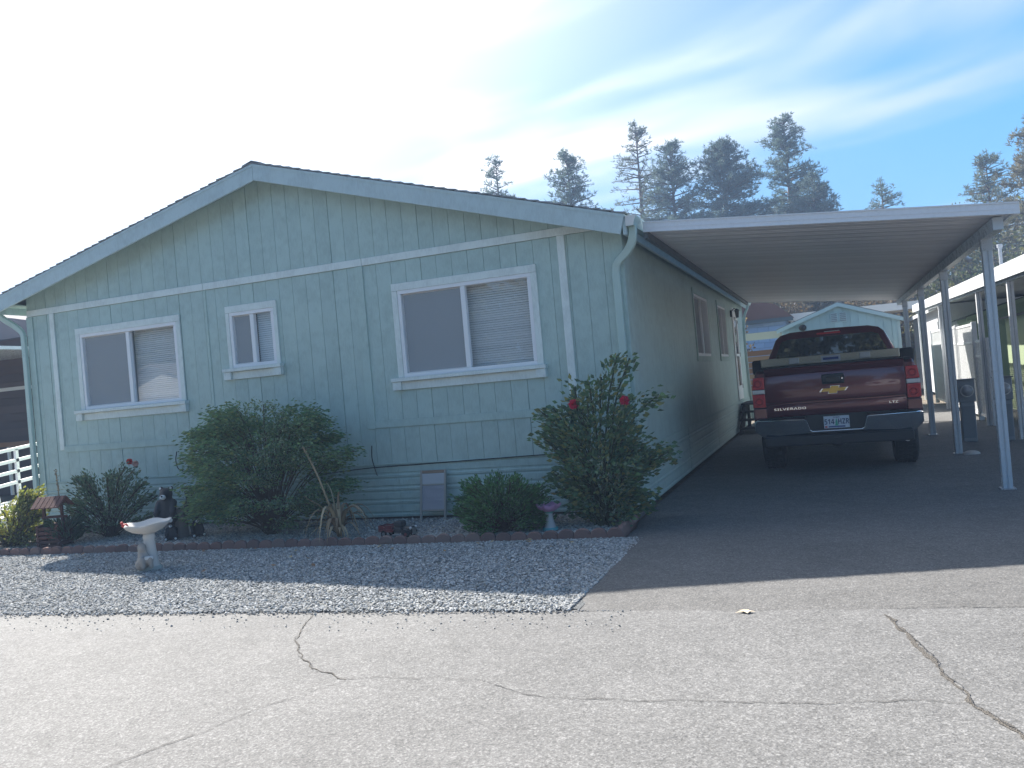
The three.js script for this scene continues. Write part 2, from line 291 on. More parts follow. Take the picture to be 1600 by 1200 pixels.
// ---------------------------------------------------------------- the home
const W0 = -8.9, LEN = 13.5, RIDGE = [-4.48, 4.57], EAVE_R = [0.14, 3.22], EAVE_L = [-9.22, 3.42];
const roofY = x => x > RIDGE[0] ? RIDGE[1] + (EAVE_R[1] - RIDGE[1]) * (x - RIDGE[0]) / (EAVE_R[0] - RIDGE[0]) : RIDGE[1] + (EAVE_L[1] - RIDGE[1]) * (x - RIDGE[0]) / (EAVE_L[0] - RIDGE[0]);
const home = thing('mobile_home', 'sage green double-wide home with pale trim and a low gable front', 'house');
const WINS = [ // x0, x1, y0, y1 of the openings in the front wall
  { x0: -2.775, x1: -1.065, y0: 1.725, y1: 2.77, pane: 'blind' },
  { x0: -7.91, x1: -6.17, y0: 1.70, y1: 2.775, pane: 'blind' },
  { x0: -5.28, x1: -4.58, y0: 2.06, y1: 2.785, pane: 'narrow' }];
const SWINS = [{ x0: 4.98, x1: 6.62, y0: 1.74, y1: 2.78 }, { x0: 8.12, x1: 9.45, y0: 1.74, y1: 2.78 }];  // along the side wall, s = -z
const DOOR = { x0: 10.9, x1: 11.78, y0: 0.74, y1: 2.80 };
{
  const H = (w, m = 0) => rectPts(w.x0 - m, w.x1 + m, w.y0 - m, w.y1 + m);
  // wall cores with real openings
  const fp = [[W0, 0.05], [0, 0.05], [0, roofY(0) - 0.07], [RIDGE[0], RIDGE[1] - 0.07], [W0, roofY(W0) - 0.07]];
  mesh('wall', extrude(fp, 0.10, 0, WINS.map(w => H(w, 0.02))).translate(0, 0, -0.112), M.backing, home);
  mesh('wall', extrude([[0.112, 0.05], [LEN, 0.05], [LEN, 3.16], [0.112, 3.16]], 0.10, 0, [...SWINS, DOOR].map(w => H(w, 0.02))).rotateY(Math.PI / 2).translate(-0.112, 0, 0), M.backing, home);
  mesh('wall', box(W0, W0 + 0.1, 0.05, 3.36, -LEN, -0.112), M.backing, home);
  mesh('wall', extrude(fp, 0.10, 0).translate(0, 0, -LEN - 0.1), M.backing, home);
  mesh('floor', box(W0 + 0.1, -0.112, 0.70, 0.76, -LEN, -0.112), M.room, home);
  mesh('ceiling', box(W0 + 0.1, -0.112, 3.05, 3.12, -LEN, -0.112), M.room, home);
  mesh('partition', box(W0 + 0.1, -0.112, 0.76, 3.05, -4.2, -4.1), M.room, home);
  // front siding, one grooved board after another, cut round the windows
  const pitch = 0.2032, gap = 0.0042, R = rng(3);
  const cut = (x0, x1, y0, y1, wins, m) => { // list of [x0,x1,y0,y1] left over
    const xs = [x0, x1]; for (const w of wins) for (const e of [w.x0 - m, w.x1 + m]) if (e > x0 + 0.002 && e < x1 - 0.002) xs.push(e); xs.sort((a, b) => a - b);
    const out = [];
    for (let i = 0; i + 1 < xs.length; i++) { const a = xs[i], b = xs[i + 1], mid = (a + b) / 2; let y = y0; for (const w of wins) if (mid > w.x0 - m && mid < w.x1 + m) { if (w.y0 - m > y) out.push([a, b, y, w.y0 - m]); y = w.y1 + m; } if (y1 > y) out.push([a, b, y, y1]); }
    return out;
  };
  for (let i = 0; i < 44; i++) {
    const x1 = -0.0 - i * pitch, x0 = Math.max(W0, x1 - pitch + (i % 6 === 5 ? gap * 2 : gap)), mat = M.siding[Math.floor(R() * 3)];
    if (x1 - x0 < 0.03) continue;
    for (const s of cut(x0, x1, 0.70, 3.13, WINS, 0.02)) mesh('siding_board', metric(box(s[0], s[1], s[2], s[3], -0.012, -0.001 - 0.0016 * (i % 6 === 5 ? 1 : 0))), mat, home);
    const t = x => roofY(x) - 0.09;
    const pts = RIDGE[0] > x0 && RIDGE[0] < x1 ? [[x0, 3.20], [x1, 3.20], [x1, t(x1)], [RIDGE[0], t(RIDGE[0])], [x0, t(x0)]] : [[x0, 3.20], [x1, 3.20], [x1, t(x1)], [x0, t(x0)]];
    if (Math.min(t(x0), t(x1)) > 3.215) mesh('siding_board', metric(extrude(pts, 0.011).translate(0, 0, -0.012)), mat, home);
  }
  // side siding
  for (let i = 0; i < 66; i++) {
    const s0 = 0.0 + i * pitch, s1 = Math.min(LEN, s0 + pitch - gap);
    const mat = M.siding[Math.floor(R() * 3)];
    for (const s of cut(s0, s1, 0.70, 3.14, [...SWINS, DOOR], 0.02)) mesh('siding_board', metric(box(-0.012, -0.001, s[2], s[3], -s[1], -s[0])), mat, home);
  }
  mesh('siding_panel', metric(box(W0 - 0.011, W0 - 0.001, 0.7, 3.36, -LEN, 0)), M.siding[1], home);
  // skirting: horizontal ribbed courses
  const rows = [[0.045, 0.20], [0.205, 0.36], [0.365, 0.52], [0.525, 0.685]];
  const prof = (a, b) => [[0.0, a], [-0.012, a + 0.004], [-0.014, a + 0.03], [-0.004, a + 0.042], [-0.004, a + 0.058], [-0.012, a + 0.068], [-0.010, b - 0.02], [-0.003, b - 0.008], [0.0, b]];
  for (const [a, b] of rows) {
    for (let k = 0; k < 3; k++) mesh('skirting_panel', metric(sweepX(prof(a, b), W0 + k * 2.967, W0 + (k + 1) * 2.967 - 0.004).translate(0, 0, -0.006)), M.siding[k], home);
    for (let k = 0; k < 4; k++) mesh('skirting_panel', metric(sweepX(prof(a, b), k * 3.375 + 0.02, (k + 1) * 3.375 - 0.004).rotateY(Math.PI / 2).translate(-0.006, 0, 0)), M.siding[(k + 1) % 3], home);
  }
  const T = (name, g, m) => mesh(name, metric(g), m, home);
  // trim: band across the front, corner boards, battens
  T('band_board', rbox(W0 + 0.0, -5.66, 3.135, 3.225, -0.001, 0.020, 0.004, 1), M.trim); T('band_board', rbox(-5.655, -3.23, 3.135, 3.225, -0.001, 0.020, 0.004, 1), M.trim); T('band_board', rbox(-3.225, -0.06, 3.135, 3.225, -0.001, 0.020, 0.004, 1), M.trim);
  T('batten', rbox(-8.46, -8.375, 1.15, 3.134, -0.001, 0.019, 0.004, 1), M.trim);
  T('batten', rbox(-0.72, -0.63, 1.10, 3.134, -0.001, 0.019, 0.004, 1), M.trim);
  T('batten', rbox(-3.335, -3.225, 1.13, 3.134, -0.001, 0.017, 0.004, 1), M.sidingTrim);
  T('rail_board', rbox(-8.374, -5.66, 1.115, 1.205, -0.001, 0.016, 0.004, 1), M.sidingTrim);
  T('rail_board', rbox(-3.224, -0.722, 1.135, 1.225, -0.001, 0.016, 0.004, 1), M.sidingTrim);
  T('batten', rbox(-5.658, -5.635, 0.70, 3.134, -0.001, 0.008, 0.003, 1), M.sidingTrim);
  T('corner_board', rbox(-0.11, 0.018, 0.70, 3.13, -0.0005, 0.018, 0.004, 1), M.sidingTrim); T('corner_board', rbox(-0.0005, 0.018, 0.70, 3.13, -0.12, -0.0015, 0.004, 1), M.sidingTrim);
  T('corner_board', rbox(W0 - 0.02, W0 + 0.10, 0.08, 3.13, -0.0005, 0.017, 0.004, 1), M.sidingTrim);
  T('sill_strip', rbox(W0 + 0.12, -0.005, 0.684, 0.70, -0.004, 0.016, 0.003, 1), M.sidingTrim); T('sill_strip', rbox(-0.004, 0.016, 0.684, 0.70, -LEN, -0.03, 0.003, 1), M.sidingTrim);
  // roof: decks, shingle courses, fascia, soffits
  for (const side of [1, -1]) {
    const E = side > 0 ? EAVE_R : EAVE_L, dx = E[0] - RIDGE[0], dy = E[1] - RIDGE[1], L = Math.hypot(dx, dy), a = Math.atan2(dy, Math.abs(dx));
    const along = (d, off) => { const ux = dx / L, uy = dy / L; return [RIDGE[0] + ux * d - (side > 0 ? 1 : -1) * uy * off * 1, RIDGE[1] + uy * d + Math.abs(ux) * off]; };
    const quad = (d0, d1, o0, o1, z0, z1) => { const p = [along(d0, o0), along(d1, o0), along(d1, o1), along(d0, o1)]; return extrude(side > 0 ? p : p.reverse(), z1 - z0).translate(0, 0, z0); };
    mesh('roof_deck', metric(quad(0, L, -0.055, -0.022, -LEN - 0.3, 0.29)), M.whiteWarm, home);
    const n = Math.round(L / 0.14), R2 = rng(40 + side);
    for (let k = 0; k < n; k++) { const d0 = k * L / n, d1 = (k + 1) * L / n + 0.012; const p = [along(d0, -0.021), along(d1, -0.010), along(d1, 0.004 + 0.004 * R2()), along(d0, -0.010)]; mesh('shingle_course', metric(extrude(side > 0 ? p : p.slice().reverse(), LEN + 0.62 + 0.02 * R2()).translate(0, 0, -LEN - 0.3)), M.shingle[Math.floor(R2() * 3)], home); }
    T('fascia_board', extrude((p => side > 0 ? p : p.reverse())([along(0, -0.24).map((v, i) => i ? v : RIDGE[0] + 0.001 * side), along(L, -0.235), along(L, -0.022), [RIDGE[0] + 0.001 * side, RIDGE[1] - 0.022]]), 0.03, 0.003).translate(0, 0, 0.292), M.fascia);
    T('drip_edge', quad(0.01, L, -0.055, -0.023, 0.3225, 0.328), M.fascia);
    T('soffit', quad(0.02, L, -0.075, -0.058, 0.0, 0.29), M.sidingTrim);
  }
  const cap = [[RIDGE[0] - 0.14, roofY(RIDGE[0] - 0.14) + 0.004], [RIDGE[0], RIDGE[1] + 0.006], [RIDGE[0] + 0.14, roofY(RIDGE[0] + 0.14) + 0.004], [RIDGE[0] + 0.14, roofY(RIDGE[0] + 0.14) + 0.012], [RIDGE[0], RIDGE[1] + 0.018], [RIDGE[0] - 0.14, roofY(RIDGE[0] - 0.14) + 0.012]];
  T('ridge_cap', extrude(cap, LEN + 0.63).translate(0, 0, -LEN - 0.3), M.shingle[1]);
  // eave fascias, gutters and downspouts
  T('eave_board', box(0.10, 0.135, 2.99, 3.16, -LEN - 0.25, 0.29), M.fascia); T('eave_board', box(-9.215, -9.18, 3.2, 3.37, -LEN - 0.25, 0.29), M.fascia);
  T('eave_soffit', box(0.0, 0.10, 3.135, 3.15, -LEN, 0.29), M.sidingTrim); T('eave_soffit', box(-9.18, W0 - 0.01, 3.30, 3.315, -LEN, 0.29), M.sidingTrim);
  const gp = [[0.137, 3.075], [0.215, 3.075], [0.228, 3.12], [0.25, 3.165], [0.25, 3.182], [0.243, 3.182], [0.243, 3.167], [0.221, 3.124], [0.209, 3.081], [0.144, 3.081], [0.144, 3.182], [0.137, 3.182]];
  const gut = mesh('gutter', extrude(gp, LEN + 0.5).translate(0, 0, -LEN - 0.2), M.gutter, home);
  mesh('end_cap', extrude([[0.137, 3.075], [0.215, 3.075], [0.228, 3.12], [0.25, 3.165], [0.25, 3.182], [0.137, 3.182]], 0.004).translate(0, 0, 0.3), M.whiteWarm, gut);
  const gutL = gp.map(([x, y]) => [-9.08 - x, y + 0.19]).reverse(); mesh('gutter', extrude(gutL, LEN + 0.5).translate(0, 0, -LEN - 0.2), M.gutter, home);
  const spout = (pts, w, d) => { // a rectangular pipe swept along a smooth line, flat side always to the front
    const c = new THREE.CatmullRomCurve3(pts.map(p => V(...p)), false, 'centripetal'), n = 70, pos = [], idx = [];
    for (let i = 0; i <= n; i++) { const p = c.getPointAt(i / n), t = c.getTangentAt(i / n), b = V(0, 0, 1).addScaledVector(t, -t.z).normalize(), a = new THREE.Vector3().crossVectors(t, b); for (const [u, v] of [[-1, -0.75], [-0.8, -1], [0.8, -1], [1, -0.75], [1, 0.75], [0.8, 1], [-0.8, 1], [-1, 0.75]]) pos.push(p.x + a.x * u * w / 2 + b.x * v * d / 2, p.y + a.y * u * w / 2 + b.y * v * d / 2, p.z + a.z * u * w / 2 + b.z * v * d / 2); if (i < n) for (let k = 0; k < 8; k++) { const q = i * 8 + k, r = i * 8 + (k + 1) % 8; idx.push(q, r, q + 8, q + 8, r, r + 8); } }
    const g = new THREE.BufferGeometry(); g.setIndex(idx); g.setAttribute('position', new THREE.Float32BufferAttribute(pos, 3)); return metric(toCreasedNormals(g.toNonIndexed(), 0.6)); };
  const sp = mesh('downspout', spout([[0.185, 3.10, 0.20], [0.183, 3.01, 0.195], [0.165, 2.93, 0.18], [0.09, 2.83, 0.13], [-0.03, 2.74, 0.075], [-0.062, 2.67, 0.058], [-0.065, 2.55, 0.052], [-0.065, 1.4, 0.052], [-0.065, 0.22, 0.052], [-0.055, 0.14, 0.07], [-0.03, 0.09, 0.16]], 0.085, 0.06), M.gutter, home);
  for (const y of [2.2, 1.0]) mesh('strap', box(-0.108, -0.022, y, y + 0.03, 0.019, 0.083), M.gutter, sp);
  mesh('downspout', spout([[-9.24, 3.27, 0.20], [-9.23, 3.18, 0.18], [-9.06, 3.0, 0.07], [-8.97, 2.90, 0.047], [-8.962, 2.75, 0.045], [-8.962, 1.4, 0.045], [-8.962, 0.12, 0.045]], 0.078, 0.055), M.gutter, home);
  mesh('downspout', spout([[0.19, 3.09, -13.35], [0.16, 3.0, -13.35], [0.06, 2.75, -13.35], [0.06, 0.1, -13.35]], 0.06, 0.055), M.gutter, home);
}
// a sliding window set in a wall: x along the wall, y up, z outwards
function slider(w, h, parent, pos, turn, o = {}) {
  const g = part('window', parent, pos, turn), t = 0.045;
  const tr = o.trim ?? M.trim, tw = o.tw ?? 0.075;
  const put = (n, geo, m) => mesh(n, metric(geo), m, g);
  put('trim_board', rbox(-w / 2 - tw, w / 2 + tw, h, h + 0.09, -0.001, 0.022, 0.004, 1), tr);
  put('trim_board', rbox(-w / 2 - tw, -w / 2 - 0.001, 0, h - 0.001, -0.001, 0.020, 0.004, 1), tr); put('trim_board', rbox(w / 2 + 0.001, w / 2 + tw, 0, h - 0.001, -0.001, 0.020, 0.004, 1), tr);
  if (o.sill !== false) {
    put('sill', rbox(-w / 2 - tw - 0.075, w / 2 + tw + 0.035, -0.048, -0.002, -0.001, 0.085, 0.005, 1), tr);
    put('apron', rbox(-w / 2 - tw - 0.065, w / 2 + tw + 0.025, -0.150, -0.050, -0.001, 0.030, 0.004, 1), tr);
    for (const x of [-w / 2 - tw - 0.065, w / 2 + tw - 0.09]) put('corbel', rbox(x, x + 0.115, -0.149, -0.049, 0.031, 0.068, 0.004, 1), tr);
  } else put('trim_board', rbox(-w / 2 - tw, w / 2 + tw, -0.09, -0.001, -0.001, 0.02, 0.004, 1), tr);
  // vinyl frame
  const f = [[-w / 2, w / 2, 0, t], [-w / 2, w / 2, h - t, h], [-w / 2, -w / 2 + t, t, h - t], [w / 2 - t, w / 2, t, h - t]];
  put('frame', merge(f.map(q => rbox(q[0], q[1], q[2], q[3], -0.075, 0.014, 0.004, 1))), M.vinyl);
  put('mullion', rbox(-0.03, 0.03, t, h - t, -0.058, 0.004, 0.004, 1), M.vinyl);
  // fixed right pane and sliding left sash with its insect screen
  put('pane', box(0.03, w / 2 - t, t, h - t, -0.040, -0.0395), M.glass);
  const s = 0.034, a = -w / 2 + t, b = -0.03;
  put('sash', merge([[a, b, t, t + s], [a, b, h - t - s, h - t], [a, a + s, t + s, h - t - s], [b - s, b, t + s, h - t - s]].map(q => rbox(q[0], q[1], q[2], q[3], -0.066, -0.036, 0.003, 1))), M.vinyl);
  put('pane', box(a + s, b - s, t + s, h - t - s, -0.0525, -0.052), M.glass);
  put('screen', box(a + 0.012, b - 0.004, t + 0.012, h - t - 0.012, -0.026, -0.0255), M.screen);
  // blind slats on the room side
  const slats = [], n = Math.round((h - 0.06) / 0.0275), RB = rng(Math.round(w * 1000 + h * 77));
  for (const [p, q] of [[-w / 2 + 0.05, -0.03], [-0.015, w / 2 - 0.05]]) for (let i = 0; i < n; i++) { const lift = o.lift && p > -0.1 ? Math.max(0, 0.02) : 0; const y = 0.045 + lift + i * 0.0275; slats.push(new THREE.BoxGeometry(q - p, 0.0285, 0.0012).rotateX((o.tilt ?? -0.52) + (RB() - 0.5) * 0.16).rotateZ((RB() - 0.5) * 0.004).translate((p + q) / 2, y, -0.13)); }
  const bl = put('blind', merge(slats), M.blind); 
  put('jamb_liner', merge([box(-w / 2 - 0.018, -w / 2, -0.018, h + 0.018, -0.2, -0.076), box(w / 2, w / 2 + 0.018, -0.018, h + 0.018, -0.2, -0.076), box(-w / 2, w / 2, -0.018, 0, -0.2, -0.076), box(-w / 2, w / 2, h, h + 0.018, -0.2, -0.076)]), M.whiteWarm);
  return g;
}
for (const w of WINS) slider(w.x1 - w.x0, w.y1 - w.y0, home, [(w.x0 + w.x1) / 2, w.y0, 0], 0, w.pane === 'narrow' ? { tw: 0.055 } : { lift: true });
for (const w of SWINS) slider(w.x1 - w.x0, w.y1 - w.y0, home, [0, w.y0, -(w.x0 + w.x1) / 2], Math.PI / 2, { trim: M.sidingTrim, sill: false });
{ // entry door with a storm door, in the side wall
  const d = part('door', home, [0, DOOR.y0, -(DOOR.x0 + DOOR.x1) / 2], Math.PI / 2), w = DOOR.x1 - DOOR.x0, h = DOOR.y1 - DOOR.y0, put = (n, g, m) => mesh(n, metric(g), m, d);
  put('casing', merge([rbox(-w / 2 - 0.08, -w / 2, 0, h + 0.08, -0.001, 0.025, 0.004, 1), rbox(w / 2, w / 2 + 0.08, 0, h + 0.08, -0.001, 0.025, 0.004, 1), rbox(-w / 2 + 0.001, w / 2 - 0.001, h, h + 0.08, -0.001, 0.024, 0.004, 1)]), M.vinyl);
  put('door_leaf', rbox(-w / 2, w / 2, 0, h, -0.07, -0.03, 0.004, 1), M.vinyl);
  put('storm_frame', merge([rbox(-w / 2 + 0.004, -w / 2 + 0.1, 0.004, h - 0.004, 0.0, 0.028, 0.004, 1), rbox(w / 2 - 0.1, w / 2 - 0.004, 0.004, h - 0.004, 0.0, 0.028, 0.004, 1), rbox(-w / 2 + 0.1, w / 2 - 0.1, 0.004, 0.32, 0.0, 0.027, 0.004, 1), rbox(-w / 2 + 0.1, w / 2 - 0.1, h - 0.12, h - 0.004, 0.0, 0.027, 0.004, 1), rbox(-w / 2 + 0.1, w / 2 - 0.1, 1.0, 1.07, 0.0, 0.027, 0.004, 1)]), M.vinyl);
  put('pane', box(-w / 2 + 0.1, w / 2 - 0.1, 0.32, h - 0.12, 0.012, 0.0125), M.glass);
  put('handle', merge([limb([-w / 2 + 0.05, 1.0, 0.028], [-w / 2 + 0.05, 1.0, 0.07], 0.012, 0.012), limb([-w / 2 + 0.05, 1.0, 0.07], [-w / 2 + 0.15, 1.0, 0.07], 0.010, 0.008), rbox(-w / 2 + 0.03, -w / 2 + 0.07, 0.95, 1.1, 0.027, 0.036, 0.004, 1)]), M.steel);
  put('closer', merge([limb([-w / 2 + 0.12, h - 0.18, 0.045], [w / 2 - 0.1, h - 0.18, 0.045], 0.014, 0.014)]), M.vinyl);
  put('hinge', merge([0.25, 1.0, 1.8].map(y => rbox(w / 2 - 0.02, w / 2 + 0.02, y, y + 0.1, 0.026, 0.036, 0.003, 1))), M.black);
  // porch lamp above the casing
  const l = part('porch_lamp', home, [0.03, 2.72, -10.62]);
  mesh('wall_plate', rbox(-0.03, 0.01, -0.07, 0.08, -0.06, 0.06, 0.006), M.black, l); mesh('arm', tube([[0, 0.05, 0], [0.06, 0.11, 0], [0.12, 0.08, 0]], 0.010), M.black, l);
  mesh('lantern', merge([new THREE.CylinderGeometry(0.055, 0.035, 0.16, 6).translate(0.12, -0.02, 0), new THREE.ConeGeometry(0.085, 0.06, 6).translate(0.12, 0.085, 0)]), std([0.10, 0.10, 0.10], 0.4), l);
}
// ---------------------------------------------------------------- carport
const carport = thing('carport', 'white aluminium carport roof on slim posts, attached to the green home', 'carport');
const CP = { x0: 0.27, x1: 3.70, y0: 3.045, y1: 2.705, len: 12.0 };
const cpY = x => CP.y0 + (CP.y1 - CP.y0) * (x - CP.x0) / (CP.x1 - CP.x0);
{
  const sl = Math.atan2(CP.y1 - CP.y0, CP.x1 - CP.x0), L = Math.hypot(CP.y1 - CP.y0, CP.x1 - CP.x0), n = 40, p = CP.len / n;
  // one pan: flat, with two shallow ribs and an upstand at the joint
  const pr = [[0, 0], [0.085, 0], [0.092, 0.020], [0.108, 0.020], [0.115, 0], [0.185, 0], [0.192, 0.020], [0.208, 0.020], [0.215, 0], [p - 0.004, 0], [p - 0.004, 0.05], [p - 0.008, 0.05], [p - 0.008, 0.022], [0.004, 0.022], [0.004, 0.05], [0, 0.05]];
  const g = metric(extrude(pr, L).rotateY(Math.PI / 2));
  for (let i = 0; i < n; i++) { const m = mesh('roof_pan', g, M.pan[(i * 7) % 3], carport); m.position.set(CP.x0, CP.y0, -i * p - 0.01); m.rotation.z = sl; }
  // fascias
  const fas = (z0, z1) => extrude([[CP.x0 - 0.01, CP.y0 - 0.012], [CP.x1 + 0.06, cpY(CP.x1 + 0.06) - 0.012], [CP.x1 + 0.06, cpY(CP.x1 + 0.06) + 0.10], [CP.x0 - 0.01, CP.y0 + 0.10]], z1 - z0, 0.003).translate(0, 0, z0);
  const f = mesh('front_fascia', metric(fas(-0.006, 0.018)), M.alum, carport);
  const lip = (o, t, z0, z1) => extrude([[CP.x0 - 0.01, CP.y0 + o], [CP.x1 + 0.06, cpY(CP.x1 + 0.06) + o], [CP.x1 + 0.06, cpY(CP.x1 + 0.06) + o + t], [CP.x0 - 0.01, CP.y0 + o + t]], z1 - z0).translate(0, 0, z0);
  mesh('rib', metric(lip(0.088, 0.012, 0.0185, 0.027)), M.alum, f); mesh('rib', metric(lip(-0.012, 0.009, 0.0185, 0.025)), M.alum, f); mesh('rib', metric(lip(0.032, 0.006, 0.0185, 0.023)), M.alum, f);
  mesh('rear_fascia', metric(fas(-CP.len - 0.03, -CP.len - 0.012)), M.alum, carport);
  mesh('side_gutter', metric(box(CP.x1 + 0.002, CP.x1 + 0.058, CP.y1 - 0.02, CP.y1 + 0.088, -CP.len, -0.01)), M.alum, carport);
  mesh('ledger', metric(box(0.252, 0.30, CP.y0 - 0.075, CP.y0 - 0.004, -CP.len, -0.02)), std([0.10, 0.115, 0.125], 0.5), carport);
  mesh('beam', metric(rbox(3.555, 3.645, cpY(3.6) - 0.135, cpY(3.6) - 0.012, -CP.len + 0.05, -0.12, 0.006, 1)), M.post, carport);
  // posts: two channels back to back with a groove between them
  const top = cpY(3.6) - 0.136;
  for (const z of [-0.82, -4.22, -7.30, -10.55]) {
    const p = part('post', carport, [3.60, 0, z]);
    mesh('channel', metric(merge([rbox(-0.045, -0.007, 0.02, top, -0.045, 0.045, 0.006, 1), rbox(0.007, 0.045, 0.02, top, -0.045, 0.045, 0.006, 1), box(-0.008, 0.008, 0.02, top, -0.034, 0.034)])), M.post, p);
    mesh('foot', metric(rbox(-0.07, 0.07, 0.012, 0.03, -0.07, 0.07, 0.004, 1)), M.galv, p);
    mesh('bracket', metric(merge([box(-0.05, 0.05, top - 0.12, top + 0.03, 0.0455, 0.05), box(-0.05, 0.05, top - 0.12, top + 0.03, -0.05, -0.0455)])), M.galv, p);
  }
  // a splash of concrete at the second post, a rain spout at the gutter
  mesh('spout', tube([[3.73, 2.72, -3.2], [3.76, 2.64, -3.2], [3.80, 2.60, -3.15]], 0.03), M.alum, carport);
  const pad = thing('splash_block', 'small grey concrete lump at the foot of a carport post', 'concrete', null, [3.74, 0.018, -4.1]);
  mesh('block', new THREE.SphereGeometry(0.11, 12, 8, 0, 6.3, 0, 1.57).scale(1, 0.45, 0.8), M.concrete, pad);
}
// porch steps up to the side door
{
  const s = thing('porch_steps', 'dark wooden porch steps leading up to the side door', 'steps');
  const n = 4;
  for (let i = 0; i < n; i++) mesh('tread', metric(rbox(0.06, 0.92, 0.66 - i * 0.165 - 0.04, 0.66 - i * 0.165, -10.62 + (i) * 0.27 - 0.30, -10.62 + i * 0.27, 0.008, 1)), M.woodDark, s);
  mesh('landing', metric(rbox(0.06, 0.92, 0.62, 0.661, -11.95, -10.93, 0.008, 1)), M.woodDark, s);
  for (const x of [0.06, 0.86]) mesh('stringer', metric(extrude([[10.9, 0.60], [9.62, 0.02], [10.2, 0.02], [11.9, 0.60]].map(q => [q[0], q[1]]), 0.05).rotateY(Math.PI / 2).translate(x + 0.002, 0, 0)), M.woodDark, s);
  for (const [x, z] of [[0.10, -11.9], [0.88, -11.9], [0.88, -11.0]]) mesh('leg', metric(box(x - 0.04, x + 0.035, 0.018, 0.62, z - 0.04, z + 0.04)), M.woodDark, s);
}
